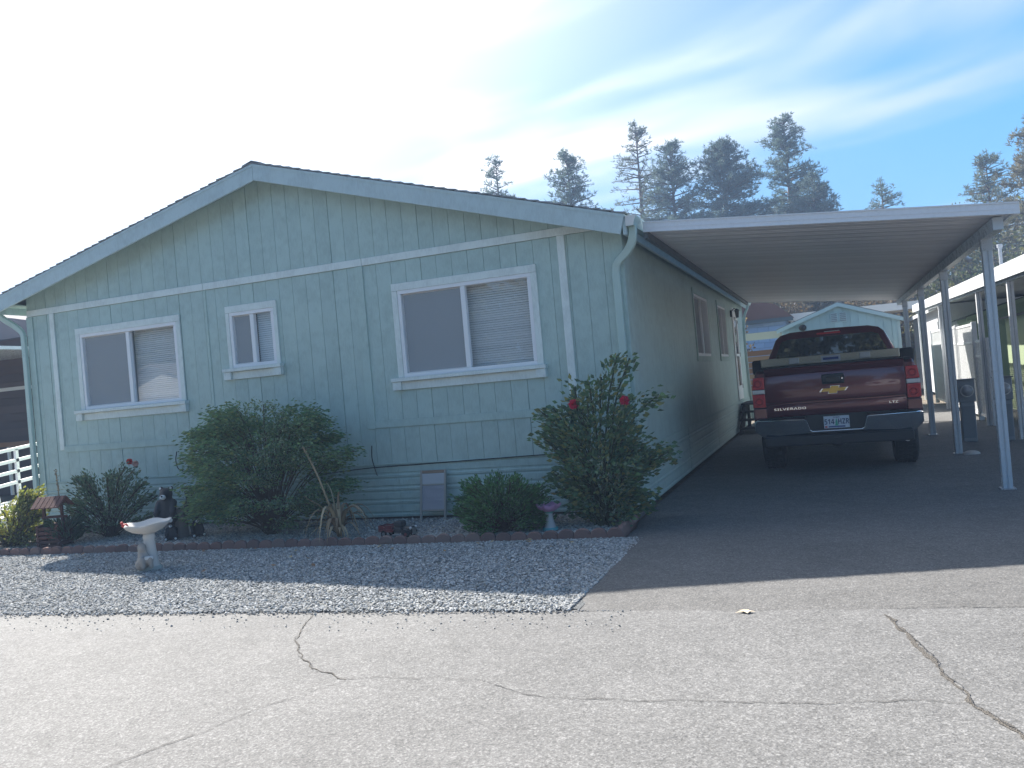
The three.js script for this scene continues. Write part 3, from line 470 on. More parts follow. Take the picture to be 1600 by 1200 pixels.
// ---------------------------------------------------------------- the pickup
const font = await new FontLoader().loadAsync('fonts/droid/droid_sans_bold.typeface.json');
const letters = (s, h, d, wide = 1) => { const g = new TextGeometry(s, { font, size: h, depth: d, curveSegments: 3, bevelEnabled: false }); g.computeBoundingBox(); const b = g.boundingBox; return g.translate(-(b.min.x + b.max.x) / 2, -(b.min.y + b.max.y) / 2, 0).scale(wide, 1, 1); };
{
  const t = thing('pickup_truck', 'dark maroon pickup truck parked tail-out under the carport', 'pickup truck', null, [2.03, 0.018, -2.4]);
  const paint = phys([0.120, 0.013, 0.020], 0.28, { metalness: 0.35, clearcoat: 1, clearcoatRoughness: 0.04 });
  const tint = phys([0.010, 0.012, 0.014], 0.03, { clearcoat: 1, clearcoatRoughness: 0.0 });
  const red = phys([0.55, 0.010, 0.016], 0.40, { clearcoat: 0.25, clearcoatRoughness: 0.05 }), redDeep = phys([0.40, 0.008, 0.012], 0.4);
  const clear = phys([0.62, 0.60, 0.58], 0.15, { clearcoat: 1 });
  const gold = std([0.62, 0.40, 0.10], 0.32, { metalness: 0.75 });
  const P = (n, g, m, p = t) => mesh(n, metric(g), m, p);
  const arc = (cx, cy, r, a0, a1, n = 14) => Array.from({ length: n + 1 }, (_, i) => [cx + r * Math.cos(a0 + (a1 - a0) * i / n), cy + r * Math.sin(a0 + (a1 - a0) * i / n)]);
  // bed sides with wheel arches, rounded over at the top, tucked in at the corner
  const bedPts = [[0.02, 0.78], [0.10, 0.58], [0.62, 0.52], ...arc(1.15, 0.43, 0.50, Math.PI - 0.18, 0.18), [1.72, 0.50], [2.02, 0.50], [2.02, 1.37], [1.95, 1.395], [0.12, 1.405], [0.04, 1.36]];
  for (const s of [1, -1]) {
    const g = extrude(bedPts, 0.16, 0.035, [], 4).rotateY(Math.PI / 2).translate(-0.08, 0, 0);
    const p = g.attributes.position;
    for (let i = 0; i < p.count; i++) { let x = p.getX(i) * (s > 0 ? 1 : -1), y = p.getY(i); const bulge = -0.05 * smooth(1.05, 1.42, y) + 0.012 * Math.sin((y - 0.5) * 3.3); p.setX(i, s * (0.918 + bulge) + x); }
    g.computeVertexNormals(); P('bedside', g, paint);
    P('bed_rail_cap', rbox(s * 0.86 - 0.055, s * 0.86 + 0.055, 1.395, 1.425, -2.0, -0.06, 0.012, 2), M.black);
    // tail lamp: red above and below, clear in the middle
    const lamp = part('tail_lamp', t, [s * 0.915, 0, 0.002]);
    const q = (y0, y1, m, n, z = 0.022) => mesh(n, metric(extrude([[-0.075, y0], [0.080, y0], [0.083 - 0.025 * smooth(1.1, 1.33, y1), y1], [-0.075, y1]].map(v => [v[0] * s, v[1]]).sort(() => 0), 0.10, 0.012, [], 3).translate(0, 0, z - 0.10)), m, lamp);
    q(0.925, 1.095, red, 'lens'); q(1.10, 1.155, clear, 'reverse_lens', 0.020); q(1.16, 1.315, red, 'lens');
    for (const y of [1.0, 1.235]) mesh('bulb_ring', new THREE.TorusGeometry(0.04, 0.012, 6, 16).translate(-0.002, y, 0.022), redDeep, lamp);
    P('corner_panel', rbox(s * 0.915 - 0.085, s * 0.915 + 0.085, 0.77, 0.918, -0.12, 0.004, 0.02, 3), paint);
    // wheels
    for (const [sz, nm] of [[1.15, 'wheel'], [4.80, 'wheel']]) {
      const w = part(nm, t, [s * 0.845, 0.405, -sz]);
      const pr = []; for (const [r, x] of [[0.21, -0.13], [0.34, -0.145], [0.385, -0.13], [0.402, -0.10], [0.405, -0.05], [0.405, 0.05], [0.402, 0.10], [0.385, 0.13], [0.34, 0.145], [0.21, 0.13]]) pr.push(new THREE.Vector2(r, x));
      mesh('tyre', metric(new THREE.LatheGeometry(pr, 40).rotateZ(Math.PI / 2)), M.rubber, w);
      mesh('rim', metric(merge([new THREE.CylinderGeometry(0.21, 0.21, 0.22, 28).rotateZ(Math.PI / 2), ...[0, 1, 2, 3, 4].map(k => new THREE.BoxGeometry(0.03, 0.36, 0.06).rotateX(k * Math.PI / 5).translate(s * 0.11, 0, 0))])), M.steel, w);
      const blocks = []; for (let k = 0; k < 44; k++) for (const [x, o] of [[-0.085, 0], [-0.03, 0.5], [0.03, 0], [0.085, 0.5]]) { const a = (k + o) / 44 * 2 * Math.PI; blocks.push(new THREE.BoxGeometry(0.045, 0.012, 0.04).translate(x, 0.408, 0).rotateX(a)); }
      const tr = mesh('tread', metric(merge(blocks)), M.rubber, w); tr.userData.kind = 'stuff';
    }
    // mirrors
    const mr = part('mirror', t, [s * 1.12, 1.44, -3.15]);
    mesh('housing', rbox(-0.11, 0.11, -0.12, 0.12, -0.09, 0.05, 0.045, 3), M.black, mr); mesh('mirror_glass', rbox(-0.085, 0.085, -0.095, 0.095, 0.046, 0.054, 0.01), M.black, mr); mesh('arm', bar([-s * 0.1, -0.05, -0.03], [-s * 0.24, -0.10, -0.03], 0.05, 0.08), M.black, mr);
  }
  P('bed_floor', box(-0.84, 0.84, 0.62, 0.66, -2.02, -0.06), M.black); P('bed_front', box(-0.84, 0.84, 0.66, 1.40, -2.05, -2.01), paint);
  // tailgate: spoiler lip, upper field, dark crease, lower field
  const tg = part('tailgate', t);
  const gate = [[0.10, 0.785], [0.10, 1.40], [0.06, 1.420], [-0.004, 1.415], [-0.022, 1.395], [-0.012, 1.350], [0.012, 1.325], [0.004, 1.300], [-0.008, 1.22], [-0.012, 1.12], [-0.010, 1.02], [-0.004, 0.975], [0.016, 0.962], [0.016, 0.948], [-0.002, 0.938], [-0.006, 0.88], [0.0, 0.80], [0.01, 0.785]];
  mesh('gate_skin', metric(toCreasedNormals(clean(sweepX(gate.slice().reverse(), -0.832, 0.832, 0.006, 2)), 0.7)), paint, tg);
  mesh('gate_cap', rbox(-0.832, 0.832, 1.416, 1.430, -0.09, 0.016, 0.006), M.black, tg);
  mesh('handle_bezel', rbox(-0.135, 0.135, 1.165, 1.295, -0.02, 0.022, 0.02, 3), M.black, tg); mesh('handle', rbox(-0.085, 0.085, 1.195, 1.255, 0.020, 0.036, 0.012, 3), std([0.03, 0.03, 0.033], 0.3), tg);
  mesh('keyhole', new THREE.CylinderGeometry(0.010, 0.010, 0.01, 12).rotateX(Math.PI / 2).translate(0.11, 1.23, 0.026), M.chrome, tg);
  // badge: a gold slanted cross in a bright rim
  const cross = k => { const a = 0.148 * k, h = 0.022 * k, v = 0.048 * k, c = 0.052 * k, sl = 0.018 * k; return [[-a + sl * 0 - sl, -h], [-c - sl * 0.6, -h], [-c - sl, -v], [c - sl, -v], [c - sl * 0.6, -h], [a - sl, -h], [a + sl, h], [c + sl * 0.6, h], [c + sl, v], [-c + sl, v], [-c + sl * 0.6, h], [-a + sl, h]]; };
  const bd = part('badge', tg, [0, 1.093, 0.0]); mesh('rim', extrude(cross(1.08), 0.022, 0.003), M.chrome, bd); mesh('field', extrude(cross(0.94), 0.028, 0.003), gold, bd);
  const nm = mesh('nameplate', letters('SILVERADO', 0.030, 0.006, 1.8).translate(-0.545, 0.885, 0.002), M.chrome, tg); const nt = mesh('trim_badge', letters('LTZ', 0.028, 0.006, 1.7).translate(0.68, 0.886, 0.002), M.chrome, tg);
  // bumper with a step notch at the plate
  const bp = part('bumper', t);
  const bpts = [[-1.0, 0.745], [-0.96, 0.765], [-0.39, 0.752], [-0.355, 0.74], [-0.315, 0.602], [-0.29, 0.588], [0.29, 0.588], [0.315, 0.602], [0.355, 0.74], [0.39, 0.752], [0.96, 0.765], [1.0, 0.745], [1.005, 0.62], [0.90, 0.515], [-0.90, 0.515], [-1.005, 0.62]];
  const bg = extrude(bpts.slice().reverse(), 0.17, 0.018, [], 4); { const p = bg.attributes.position; for (let i = 0; i < p.count; i++) { const x = p.getX(i); p.setZ(i, p.getZ(i) - 0.03 - 0.10 * Math.pow(Math.abs(x), 3) - 0.42 * Math.max(0, 0.74 - p.getY(i))); } }
  mesh('bumper_bar', metric(toCreasedNormals(clean(bg), 0.6)), M.chrome, bp);
  mesh('step_pad', rbox(-0.94, -0.37, 0.764, 0.776, -0.06, 0.10, 0.006), M.black, bp); mesh('step_pad', rbox(0.37, 0.94, 0.764, 0.776, -0.06, 0.10, 0.006), M.black, bp);
  mesh('plate_recess', box(-0.36, 0.36, 0.585, 0.785, -0.05, 0.02), M.black, bp);
  mesh('valance', rbox(-0.88, 0.88, 0.40, 0.53, -0.12, 0.03, 0.02), M.black, bp);
  // licence plate: pale with blue numerals, a green fir in the middle
  const lp = part('licence_plate', t, [0.0, 0.682, 0.03]);
  mesh('plate', rbox(-0.152, 0.152, -0.077, 0.077, -0.008, 0.0, 0.004), std([0.55, 0.60, 0.66], 0.4), lp);
  const ink = std([0.05, 0.06, 0.13], 0.5);
  mesh('digits', letters('514', 0.068, 0.002, 0.78).translate(-0.085, 0.006, 0.0005), ink, lp); mesh('digits', letters('HZR', 0.068, 0.002, 0.78).translate(0.085, 0.006, 0.0005), ink, lp);
  mesh('fir_mark', extrude([[-0.022, -0.045], [0.022, -0.045], [0.010, -0.01], [0.016, -0.01], [0.0, 0.05], [-0.016, -0.01], [-0.010, -0.01]], 0.002).translate(0, 0, 0.0005), std([0.10, 0.38, 0.26], 0.5), lp);
  mesh('band', box(-0.10, 0.10, -0.068, -0.048, 0.0005, 0.0015), std([0.10, 0.13, 0.28], 0.5), lp); mesh('sticker', box(-0.142, -0.112, -0.070, -0.046, 0.0005, 0.002), std([0.5, 0.1, 0.1], 0.5), lp); mesh('top_line', letters('Oregon', 0.016, 0.0015).translate(0, 0.06, 0.0005), ink, lp);
  // hitch, exhaust, axle and frame
  P('hitch', merge([box(-0.045, 0.045, 0.40, 0.49, -0.14, 0.05), box(-0.5, 0.5, 0.43, 0.48, -0.2, -0.12)]), M.black);
  P('exhaust', limb([0.78, 0.44, -0.4], [0.80, 0.43, 0.02], 0.04, 0.04, 14), M.steel);
  P('axle', merge([limb([-0.8, 0.405, -1.15], [0.8, 0.405, -1.15], 0.05, 0.05, 10), new THREE.SphereGeometry(0.15, 14, 10).translate(0, 0.405, -1.15), box(-0.5, -0.4, 0.45, 0.6, -5.3, -0.2), box(0.4, 0.5, 0.45, 0.6, -5.3, -0.2)]), M.black);
  // cab and nose
  const low = [[2.08, 0.50], [4.22, 0.48], ...arc(4.80, 0.43, 0.50, Math.PI - 0.12, 0.15), [5.62, 0.52], [5.76, 0.62], [5.78, 1.05], [5.70, 1.16], [4.55, 1.25], [4.40, 1.24], [2.08, 1.24]];
  P('cab_body', sweepX(low, -0.985, 0.985, 0.05, 3), paint);
  const gh = [[-0.965, 1.18], [0.965, 1.18], [0.935, 1.45], [0.90, 1.56], [0.775, 1.84], [0.70, 1.905], [0.56, 1.94], [0.0, 1.955], [-0.56, 1.94], [-0.70, 1.905], [-0.775, 1.84], [-0.90, 1.56], [-0.935, 1.45]];
  const slant = (g, base = 0) => { const p = g.attributes.position; for (let i = 0; i < p.count; i++) { const y = p.getY(i), z = p.getZ(i); const front = z < -3; p.setZ(i, z + (front ? 1 : -1) * Math.max(0, y - 1.2) * (front ? 1.15 : 0.22)); } return g; };
  P('greenhouse', toCreasedNormals(clean(slant(extrude(gh, 2.45, 0.05, [], 4).translate(0, 0, -4.55))), 0.6), paint);
  const rw = new THREE.Shape([[-0.80, 1.40], [0.80, 1.40], [0.80, 1.55], [0.69, 1.80], [0.60, 1.835], [-0.60, 1.835], [-0.69, 1.80], [-0.80, 1.55]].map(v => new THREE.Vector2(...v)));
  P('rear_window', slant(extrude(rw, 0.012).translate(0, 0, -2.102)), tint);
  P('brake_lamp', slant(rbox(-0.17, 0.17, 1.865, 1.895, -2.14, -2.08, 0.01)), red); P('cargo_lamp', slant(rbox(-0.06, 0.16, 1.897, 1.909, -2.12, -2.075, 0.004)), clear);
  for (const s of [1, -1]) for (const [a, b] of [[2.35, 3.2], [3.3, 4.3]]) P('side_window', (() => { const g = extrude([[a, 1.27], [b, 1.27], [b - (b > 4 ? 0.42 : 0.02), 1.78], [a + (a < 3 ? 0.14 : 0.02), 1.78]], 0.006).rotateY(Math.PI / 2), p = g.attributes.position; for (let i = 0; i < p.count; i++) { const y = p.getY(i); p.setX(i, s * (y < 1.45 ? 0.968 - 0.1 * (y - 1.18) : 0.944 - (y - 1.45) * 0.43) + p.getX(i)); } return g; })(), tint);
  // aluminium tool chest across the bed, tread-plate lid
  const dia = texture(256, 0.10, (u, v) => { const f = (a, b, r) => { const x = ((u * 2 + a) % 1) - 0.5, y = ((v * 2 + b) % 1) - 0.5, p = (x + r * y) * 0.707, q = (r * x - y) * 0.707; return Math.max(0, 1 - (p * p) / 0.06 - (q * q) / 0.006); }; return Math.max(f(0, 0, 1), f(0.5, 0.5, -1)); }, false);
  const plateMat = std([0.42, 0.39, 0.32], 0.34, { metalness: 0.95, bumpMap: dia, bumpScale: 0.006 });
  const tb = part('tool_chest', t); 
  mesh('chest', metric(rbox(-0.82, 0.82, 1.05, 1.43, -2.0, -1.45, 0.01)), plateMat, tb); mesh('lid', metric(rbox(-0.965, 0.90, 1.432, 1.555, -2.02, -1.42, 0.012)), plateMat, tb);
  mesh('label', rbox(-0.13, 0.13, 1.448, 1.535, -1.421, -1.417, 0.002), std([0.45, 0.48, 0.55], 0.5), tb); mesh('label_band', box(-0.105, 0.105, 1.475, 1.51, -1.4165, -1.4155), std([0.06, 0.08, 0.25], 0.5), tb);
  for (const x of [-0.5, 0.45]) mesh('latch', rbox(x - 0.07, x + 0.07, 1.452, 1.54, -1.42, -1.40, 0.008), M.steel, tb);
}
// ---------------------------------------------------------------- plants
// many small leaf blades as one mesh: place(R) -> {p, dir, size, tone}
function foliage(seed, n, place, shape = [0.5, 0.22]) {
  const R = rng(seed), pos = new Float32Array(n * 18), nor = new Float32Array(n * 18), col = new Float32Array(n * 18);
  const a = new THREE.Vector3(), b = new THREE.Vector3(), c = new THREE.Vector3(), q = [V(0, 0, 0), V(0, 0, 0), V(0, 0, 0), V(0, 0, 0)], nn = V(0, 0, 0);
  for (let i = 0; i < n; i++) {
    const o = place(R, i), s = o.size;
    a.set(o.dir[0], o.dir[1], o.dir[2]).normalize(); b.set(R() - 0.5, R() - 0.5, R() - 0.5).cross(a).normalize(); c.crossVectors(a, b);
    q[0].set(...o.p); q[1].copy(q[0]).addScaledVector(a, s * shape[0]).addScaledVector(b, s * shape[1]).addScaledVector(c, s * 0.08); q[2].copy(q[0]).addScaledVector(a, s); q[3].copy(q[0]).addScaledVector(a, s * shape[0]).addScaledVector(b, -s * shape[1]).addScaledVector(c, s * 0.08);
    [0, 1, 2, 0, 2, 3].forEach((k, j) => { pos.set([q[k].x, q[k].y, q[k].z], i * 18 + j * 3); col.set(o.tone, i * 18 + j * 3); });
    for (const f of [0, 1]) { const k = i * 18 + f * 9; nn.crossVectors(V(pos[k + 3] - pos[k], pos[k + 4] - pos[k + 1], pos[k + 5] - pos[k + 2]), V(pos[k + 6] - pos[k], pos[k + 7] - pos[k + 1], pos[k + 8] - pos[k + 2])).normalize(); for (let j = 0; j < 3; j++) nor.set([nn.x, nn.y, nn.z], k + j * 3); }
  }
  const g = new THREE.BufferGeometry(); g.setAttribute('position', new THREE.BufferAttribute(pos, 3)); g.setAttribute('normal', new THREE.BufferAttribute(nor, 3)); g.setAttribute('color', new THREE.BufferAttribute(col, 3)); return g;
}
const leafMat = phys([1, 1, 1], 0.65, { vertexColors: true, transmission: 0.45, thickness: 0 });
leafMat.roughness = 0.9;
const bladeMat = std([1, 1, 1], 0.8, { vertexColors: true });
const stemMat = std([0.10, 0.075, 0.05], 0.9), greenStem = std([0.06, 0.075, 0.035], 0.8);
const tone = (R, base, spread = 0.35) => { const k = 1 - spread + 2 * spread * R(), h = (R() - 0.5) * 0.25; return [base[0] * k * (1 + h), base[1] * k, base[2] * k * (1 - h)]; };
const gauss = R => (R() + R() + R() - 1.5) / 1.5;
// big spreading shrub of arching twig fans
function bush(name, label, category, seed, pos, fans, leaf, base, opts = {}) {
  const t = thing(name, label, category, opts.group, pos), R = rng(seed), stems = [], tips = [];
  for (const f of fans) {
    // f = [azimuth, reach, height, lift]
    const p0 = [gauss(R) * (opts.foot ?? 0.12), 0, gauss(R) * (opts.foot ?? 0.12)], p3 = [Math.cos(f[0]) * f[1], f[2], Math.sin(f[0]) * f[1] * (opts.depth ?? 1)];
    const m = [p0[0] + (p3[0] - p0[0]) * 0.45, f[2] * (f[3] ?? 0.7), p0[2] + (p3[2] - p0[2]) * 0.45];
    const c = new THREE.QuadraticBezierCurve3(V(...p0), V(...m), V(...p3)); stems.push(new THREE.TubeGeometry(c, 5, opts.stem ?? 0.008, 4)); tips.push(c);
  }
  mesh('stem', merge(stems), opts.stemMat ?? stemMat, t);
  const n = leaf.n;
  const g = foliage(seed + 1, n, R => {
    const c = tips[Math.floor(R() * tips.length)], u = leaf.from + (1 - leaf.from) * Math.sqrt(R()), p = c.getPoint(u), d = c.getTangent(u);
    const sp = leaf.spread * (0.45 + 0.55 * u);
    const o = [gauss(R) * sp, gauss(R) * sp * (leaf.flat ?? 1), gauss(R) * sp];
    return { p: [p.x + o[0], Math.max(0.02, p.y + o[1]), Math.max(leaf.zmin ?? -9, p.z + o[2])], dir: [d.x + o[0] * 6 + gauss(R) * 0.7, d.y * 0.7 + gauss(R) * 0.6 + (leaf.droop ?? 0.1), d.z + o[2] * 6 + gauss(R) * 0.7], size: leaf.size * (0.6 + 0.8 * R()), tone: tone(R, leaf.tones ? leaf.tones[Math.floor(R() * leaf.tones.length)] : base) };
  }, leaf.shape);
  mesh('leaves', g, leafMat, t);
  return t;
}
{
  const R = rng(21), fans = [];
  for (let i = 0; i < 150; i++) { const a = R() * 2 * Math.PI, e = Math.pow(R(), 0.8); const h = 0.14 + 1.42 * e * (0.9 + 0.12 * R()), reach = 1.10 * Math.sqrt(Math.max(0.03, 1 - Math.pow(Math.abs(h - 0.62) / 1.10, 2.2))) * (0.72 + 0.33 * R()); fans.push([a, reach, h, 0.95 + 0.2 * R()]); }
  bush('spreading_shrub', 'wide dark green spreading shrub between the left and right front windows', 'shrub', 31, [-4.22, 0.02, 0.86], fans, { n: 34000, size: 0.048, spread: 0.21, from: 0.45, flat: 0.6, droop: -0.25, zmin: -0.80, shape: [0.5, 0.2], tones: [[0.137, 0.242, 0.096], [0.165, 0.289, 0.105], [0.110, 0.208, 0.096], [0.231, 0.289, 0.096]] }, null, { depth: 0.62, stem: 0.007 });
}
{
  const R = rng(22), fans = [];
  for (let i = 0; i < 60; i++) { const a = R() * 2 * Math.PI, h = 0.16 + 1.40 * R(), reach = (0.30 + 0.36 * Math.sin(Math.PI * clamp((h + 0.25) / 1.75))) * (0.45 + 0.65 * R()); fans.push([a, reach, h, 0.75]); }
  fans.push([0.1, 0.72, 0.72, 0.8], [0.0, 0.66, 1.28, 0.9], [Math.PI, 0.58, 1.20, 0.9], [0.15, 0.42, 1.66, 0.8], [0.3, 0.30, 1.68, 0.8]);
  const t = bush('rose_bush', 'tall rose bush with two red blooms at the house corner', 'rose bush', 32, [-0.24, 0.02, 0.78], fans, { n: 7600, size: 0.062, spread: 0.16, from: 0.22, droop: -0.25, shape: [0.45, 0.30], zmin: -0.72, tones: [[0.114, 0.202, 0.088], [0.138, 0.243, 0.094], [0.094, 0.178, 0.096], [0.243, 0.258, 0.082]] }, null, { depth: 0.72, stem: 0.009, stemMat: greenStem });
  // blooms: whorls of petals
  const petal = std([0.60, 0.030, 0.085], 0.55, { vertexColors: true });
  const bloom = (seed, c, r, mat) => { const R = rng(seed); const g = foliage(seed, 46, (R, i) => { const a = i * 2.4, e = -1.0 + 2.4 * (i / 46); const d = [Math.sin(a) * Math.cos(e), Math.sin(e), Math.cos(a) * Math.cos(e)]; const f = [d[0], d[1] * 0.9, d[2]]; return { p: [c[0] + f[0] * r * 0.1, c[1] + f[1] * r * 0.1, c[2] + f[2] * r * 0.1], dir: f, size: r * (0.9 + 0.3 * R()), tone: [0.8 + 0.4 * R(), 0.7 + 0.6 * R(), 0.8 + 0.4 * R()] }; }, [0.62, 0.5]); return mesh('bloom', g, mat, t); };
  bloom(91, [-0.17, 1.25, 0.14], 0.050, petal); bloom(92, [0.345, 1.25, 0.14], 0.046, petal);
}
{
  const R = rng(23), fans = [];
  for (let i = 0; i < 150; i++) { const a = R() * 2 * Math.PI, u = R(), h = 0.05 + 0.52 * u; fans.push([a, 0.50 * Math.sqrt(Math.max(0.04, 1 - Math.pow(Math.abs(h - 0.24) / 0.40, 2.2))) * (0.75 + 0.3 * R()), h, 0.6]); }
  bush('round_shrub', 'small rounded bright green shrub beside the pink pedestal bowl', 'shrub', 33, [-1.26, 0.02, 0.98], fans, { n: 7500, size: 0.045, spread: 0.075, from: 0.35, shape: [0.5, 0.24], tones: [[0.091, 0.213, 0.058], [0.078, 0.181, 0.057], [0.112, 0.240, 0.065]] }, null, { depth: 0.9, stem: 0.005 });
}
{
  const R = rng(24), fans = [];
  for (let i = 0; i < 70; i++) { const a = R() * 2 * Math.PI, h = 0.12 + 0.72 * R(); fans.push([a, 0.66 * Math.sqrt(Math.max(0.05, 1 - Math.pow(Math.abs(h - 0.28) / 0.66, 2))) * (0.65 + 0.4 * R()), h, 0.7]); }
  fans.push([0.3, 0.42, 0.90, 0.9], [0.1, 0.5, 0.86, 0.9]);
  const t = bush('small_rose_bush', 'low dull green rose bush with a salmon flower below the left window', 'rose bush', 34, [-6.78, 0.02, 0.78], fans, { n: 4800, size: 0.048, spread: 0.10, from: 0.3, zmin: -0.7, tones: [[0.144, 0.222, 0.106], [0.120, 0.194, 0.101], [0.194, 0.232, 0.126]] }, null, { depth: 0.8 });
  const g = (c, m, s) => mesh('bloom', foliage(s, 30, (R, i) => { const a = i * 2.4, e = -1.0 + 2.3 * i / 30, d = [Math.sin(a) * Math.cos(e), Math.sin(e), Math.cos(a) * Math.cos(e)]; return { p: c, dir: d, size: 0.045, tone: [1, 1, 1] }; }, [0.6, 0.5]), m, t);
  g([0.41, 0.955, 0.02], std([0.65, 0.06, 0.035], 0.6, { vertexColors: true }), 95); g([0.50, 0.925, 0.02], std([0.52, 0.33, 0.28], 0.6, { vertexColors: true }), 96);
}
{
  const R = rng(25), fans = [];
  for (let i = 0; i < 80; i++) { const a = R() * 2 * Math.PI, h = 0.08 + 0.50 * R(); fans.push([a, 0.55 * (0.5 + 0.5 * R()), h, 0.7]); }
  for (let i = 0; i < 14; i++) fans.push([-0.25 + 0.5 * R(), 0.35 + 0.22 * R(), 0.5 + 0.22 * R(), 0.8]);
  bush('yellow_green_shrub', 'sunlit yellow green shrub beside the wooden wishing well', 'shrub', 35, [-7.92, 0.02, 1.30], fans, { n: 4600, size: 0.055, spread: 0.085, from: 0.35, shape: [0.5, 0.26], tones: [[0.263, 0.281, 0.049], [0.334, 0.334, 0.060], [0.175, 0.218, 0.049]] }, null, { depth: 0.85 });
}
{ // withered yucca: drooping straw blades, a tall dead flower stalk, few green leaves
  const t = thing('withered_yucca', 'withered straw-coloured yucca with a tall dead stalk at the big shrub', 'plant', null, [-3.08, 0.02, 1.22]), R = rng(26);
  const blade = (a, reach, h, drop, w) => { const c = new THREE.CubicBezierCurve3(V(0, 0.03, 0), V(Math.cos(a) * reach * 0.3, h, Math.sin(a) * reach * 0.3), V(Math.cos(a) * reach * 0.75, h * 0.95, Math.sin(a) * reach * 0.75), V(Math.cos(a) * reach, drop, Math.sin(a) * reach)); const pos = [], idx = [], n = 8; for (let i = 0; i <= n; i++) { const p = c.getPoint(i / n), k = w * (1 - Math.pow(i / n, 2)) + 0.002, sx = -Math.sin(a) * k, sz = Math.cos(a) * k; pos.push(p.x + sx, p.y + 0.004, p.z + sz, p.x, p.y - 0.004, p.z, p.x - sx, p.y + 0.004, p.z - sz); if (i < n) for (const o of [0, 1]) { const q = i * 3 + o; idx.push(q, q + 1, q + 3, q + 3, q + 1, q + 4); } } const g = new THREE.BufferGeometry(); g.setIndex(idx); g.setAttribute('position', new THREE.Float32BufferAttribute(pos, 3)); g.computeVertexNormals(); return g; };
  const straw = [[0.36, 0.26, 0.15], [0.28, 0.19, 0.11], [0.44, 0.34, 0.21]].map(c => std(c, 0.85));
  for (let i = 0; i < 38; i++) { const a = R() * 6.28; mesh('dry_blade', blade(a, 0.14 + 0.28 * R(), 0.18 + 0.34 * R(), -0.0 + 0.30 * R() * R(), 0.017 + 0.010 * R()), straw[i % 3], t); }
  mesh('dry_blade', blade(3.0, 0.10, 0.60, 0.62, 0.014), straw[2], t); mesh('dry_blade', blade(0.6, 0.12, 0.55, 0.52, 0.014), straw[1], t); mesh('dry_blade', blade(2.7, 0.34, 0.42, 0.50, 0.012), straw[0], t);
  for (const [a, r, h] of [[3.3, 0.42, 0.34], [2.9, 0.40, 0.18], [3.6, 0.36, 0.42]]) mesh('green_blade', blade(a, r, h, h * 0.8, 0.014), greenStem, t);
  mesh('dead_stalk', merge([tube([[-0.04, 0.2, 0.0], [-0.14, 0.5, 0], [-0.24, 0.76, 0], [-0.37, 1.02, 0]], 0.0115, 20, 6), ...Array.from({ length: 9 }, (_, i) => limb([-0.26 - 0.012 * i, 0.80 + 0.024 * i, 0], [-0.26 - 0.012 * i + (i % 2 ? 0.03 : -0.025), 0.83 + 0.024 * i, 0.01], 0.005, 0.003, 4))]), straw[0], t);
}
{ // a dry flower stalk in the left of the bed
  const t = thing('dry_flower_stalk', 'thin pale dried flower stalk in front of the left rose bush', 'plant', null, [-6.93, 0.02, 1.35]), straw = std([0.34, 0.28, 0.18], 0.9);
  mesh('stalk', tube([[0, 0, 0], [-0.02, 0.3, 0], [-0.05, 0.6, 0], [-0.07, 0.93, 0]], 0.007, 18, 6), straw, t);
  mesh('seed_heads', foliage(97, 120, R => { const u = R(); return { p: [-0.04 - 0.03 * u + gauss(R) * 0.018, 0.38 + 0.56 * u, gauss(R) * 0.018], dir: [gauss(R), 0.6, gauss(R)], size: 0.03, tone: tone(R, [0.34, 0.27, 0.17]) }; }), bladeMat, t);
  mesh('leaves', foliage(98, 160, R => { const a = R() * 6.28; return { p: [Math.cos(a) * 0.10, 0.05 + 0.22 * R(), Math.sin(a) * 0.1], dir: [Math.cos(a), 0.8, Math.sin(a)], size: 0.18, tone: tone(R, [0.05, 0.09, 0.04]) }; }, [0.5, 0.12]), leafMat, t);
}
{ // fallen leaves
  const leafShape = (k) => { const g = new THREE.BufferGeometry(), pos = [0, 0.006, 0], n = 10, idx = []; for (let i = 0; i < n; i++) { const a = i / n * 6.283, r = (i % 2 ? 0.45 : 1) * (1 + 0.2 * Math.sin(i * k)); pos.push(Math.cos(a) * r, 0.12 * (i % 2 ? 1 : 0.2), Math.sin(a) * r * 0.75); idx.push(0, 1 + (i + 1) % n, 1 + i); } g.setIndex(idx); g.setAttribute('position', new THREE.Float32BufferAttribute(pos, 3)); g.computeVertexNormals(); return g; };
  const big = mesh('pale_leaf', leafShape(2), std([0.62, 0.52, 0.38], 0.8)); big.scale.setScalar(0.062); big.position.set(1.40, 0.006, 3.70); big.userData = { label: 'large pale dry leaf lying on the sunlit asphalt', category: 'leaf' };
  const gs = [leafShape(3), leafShape(5)], ms = [[0.30, 0.17, 0.06], [0.34, 0.22, 0.10], [0.22, 0.12, 0.06], [0.42, 0.33, 0.18]].map(c => std(c, 0.85)), R = rng(55);
  for (let i = 0; i < 34; i++) { const x = -0.1 - 6.5 * R(), z = edging(x) + 0.1 + Math.pow(R(), 1.6) * 1.1; const m = mesh('dry_leaf', gs[i % 2], ms[i % 4]); m.scale.setScalar(0.022 + 0.014 * R()); m.position.set(x, 0.03, z); m.rotation.set((R() - 0.5) * 0.8, R() * 6, (R() - 0.5) * 0.8); m.userData = { label: 'small brown dry leaf on the grey gravel by the edging', category: 'leaf', group: 'dry leaves scattered over the gravel' }; }
}
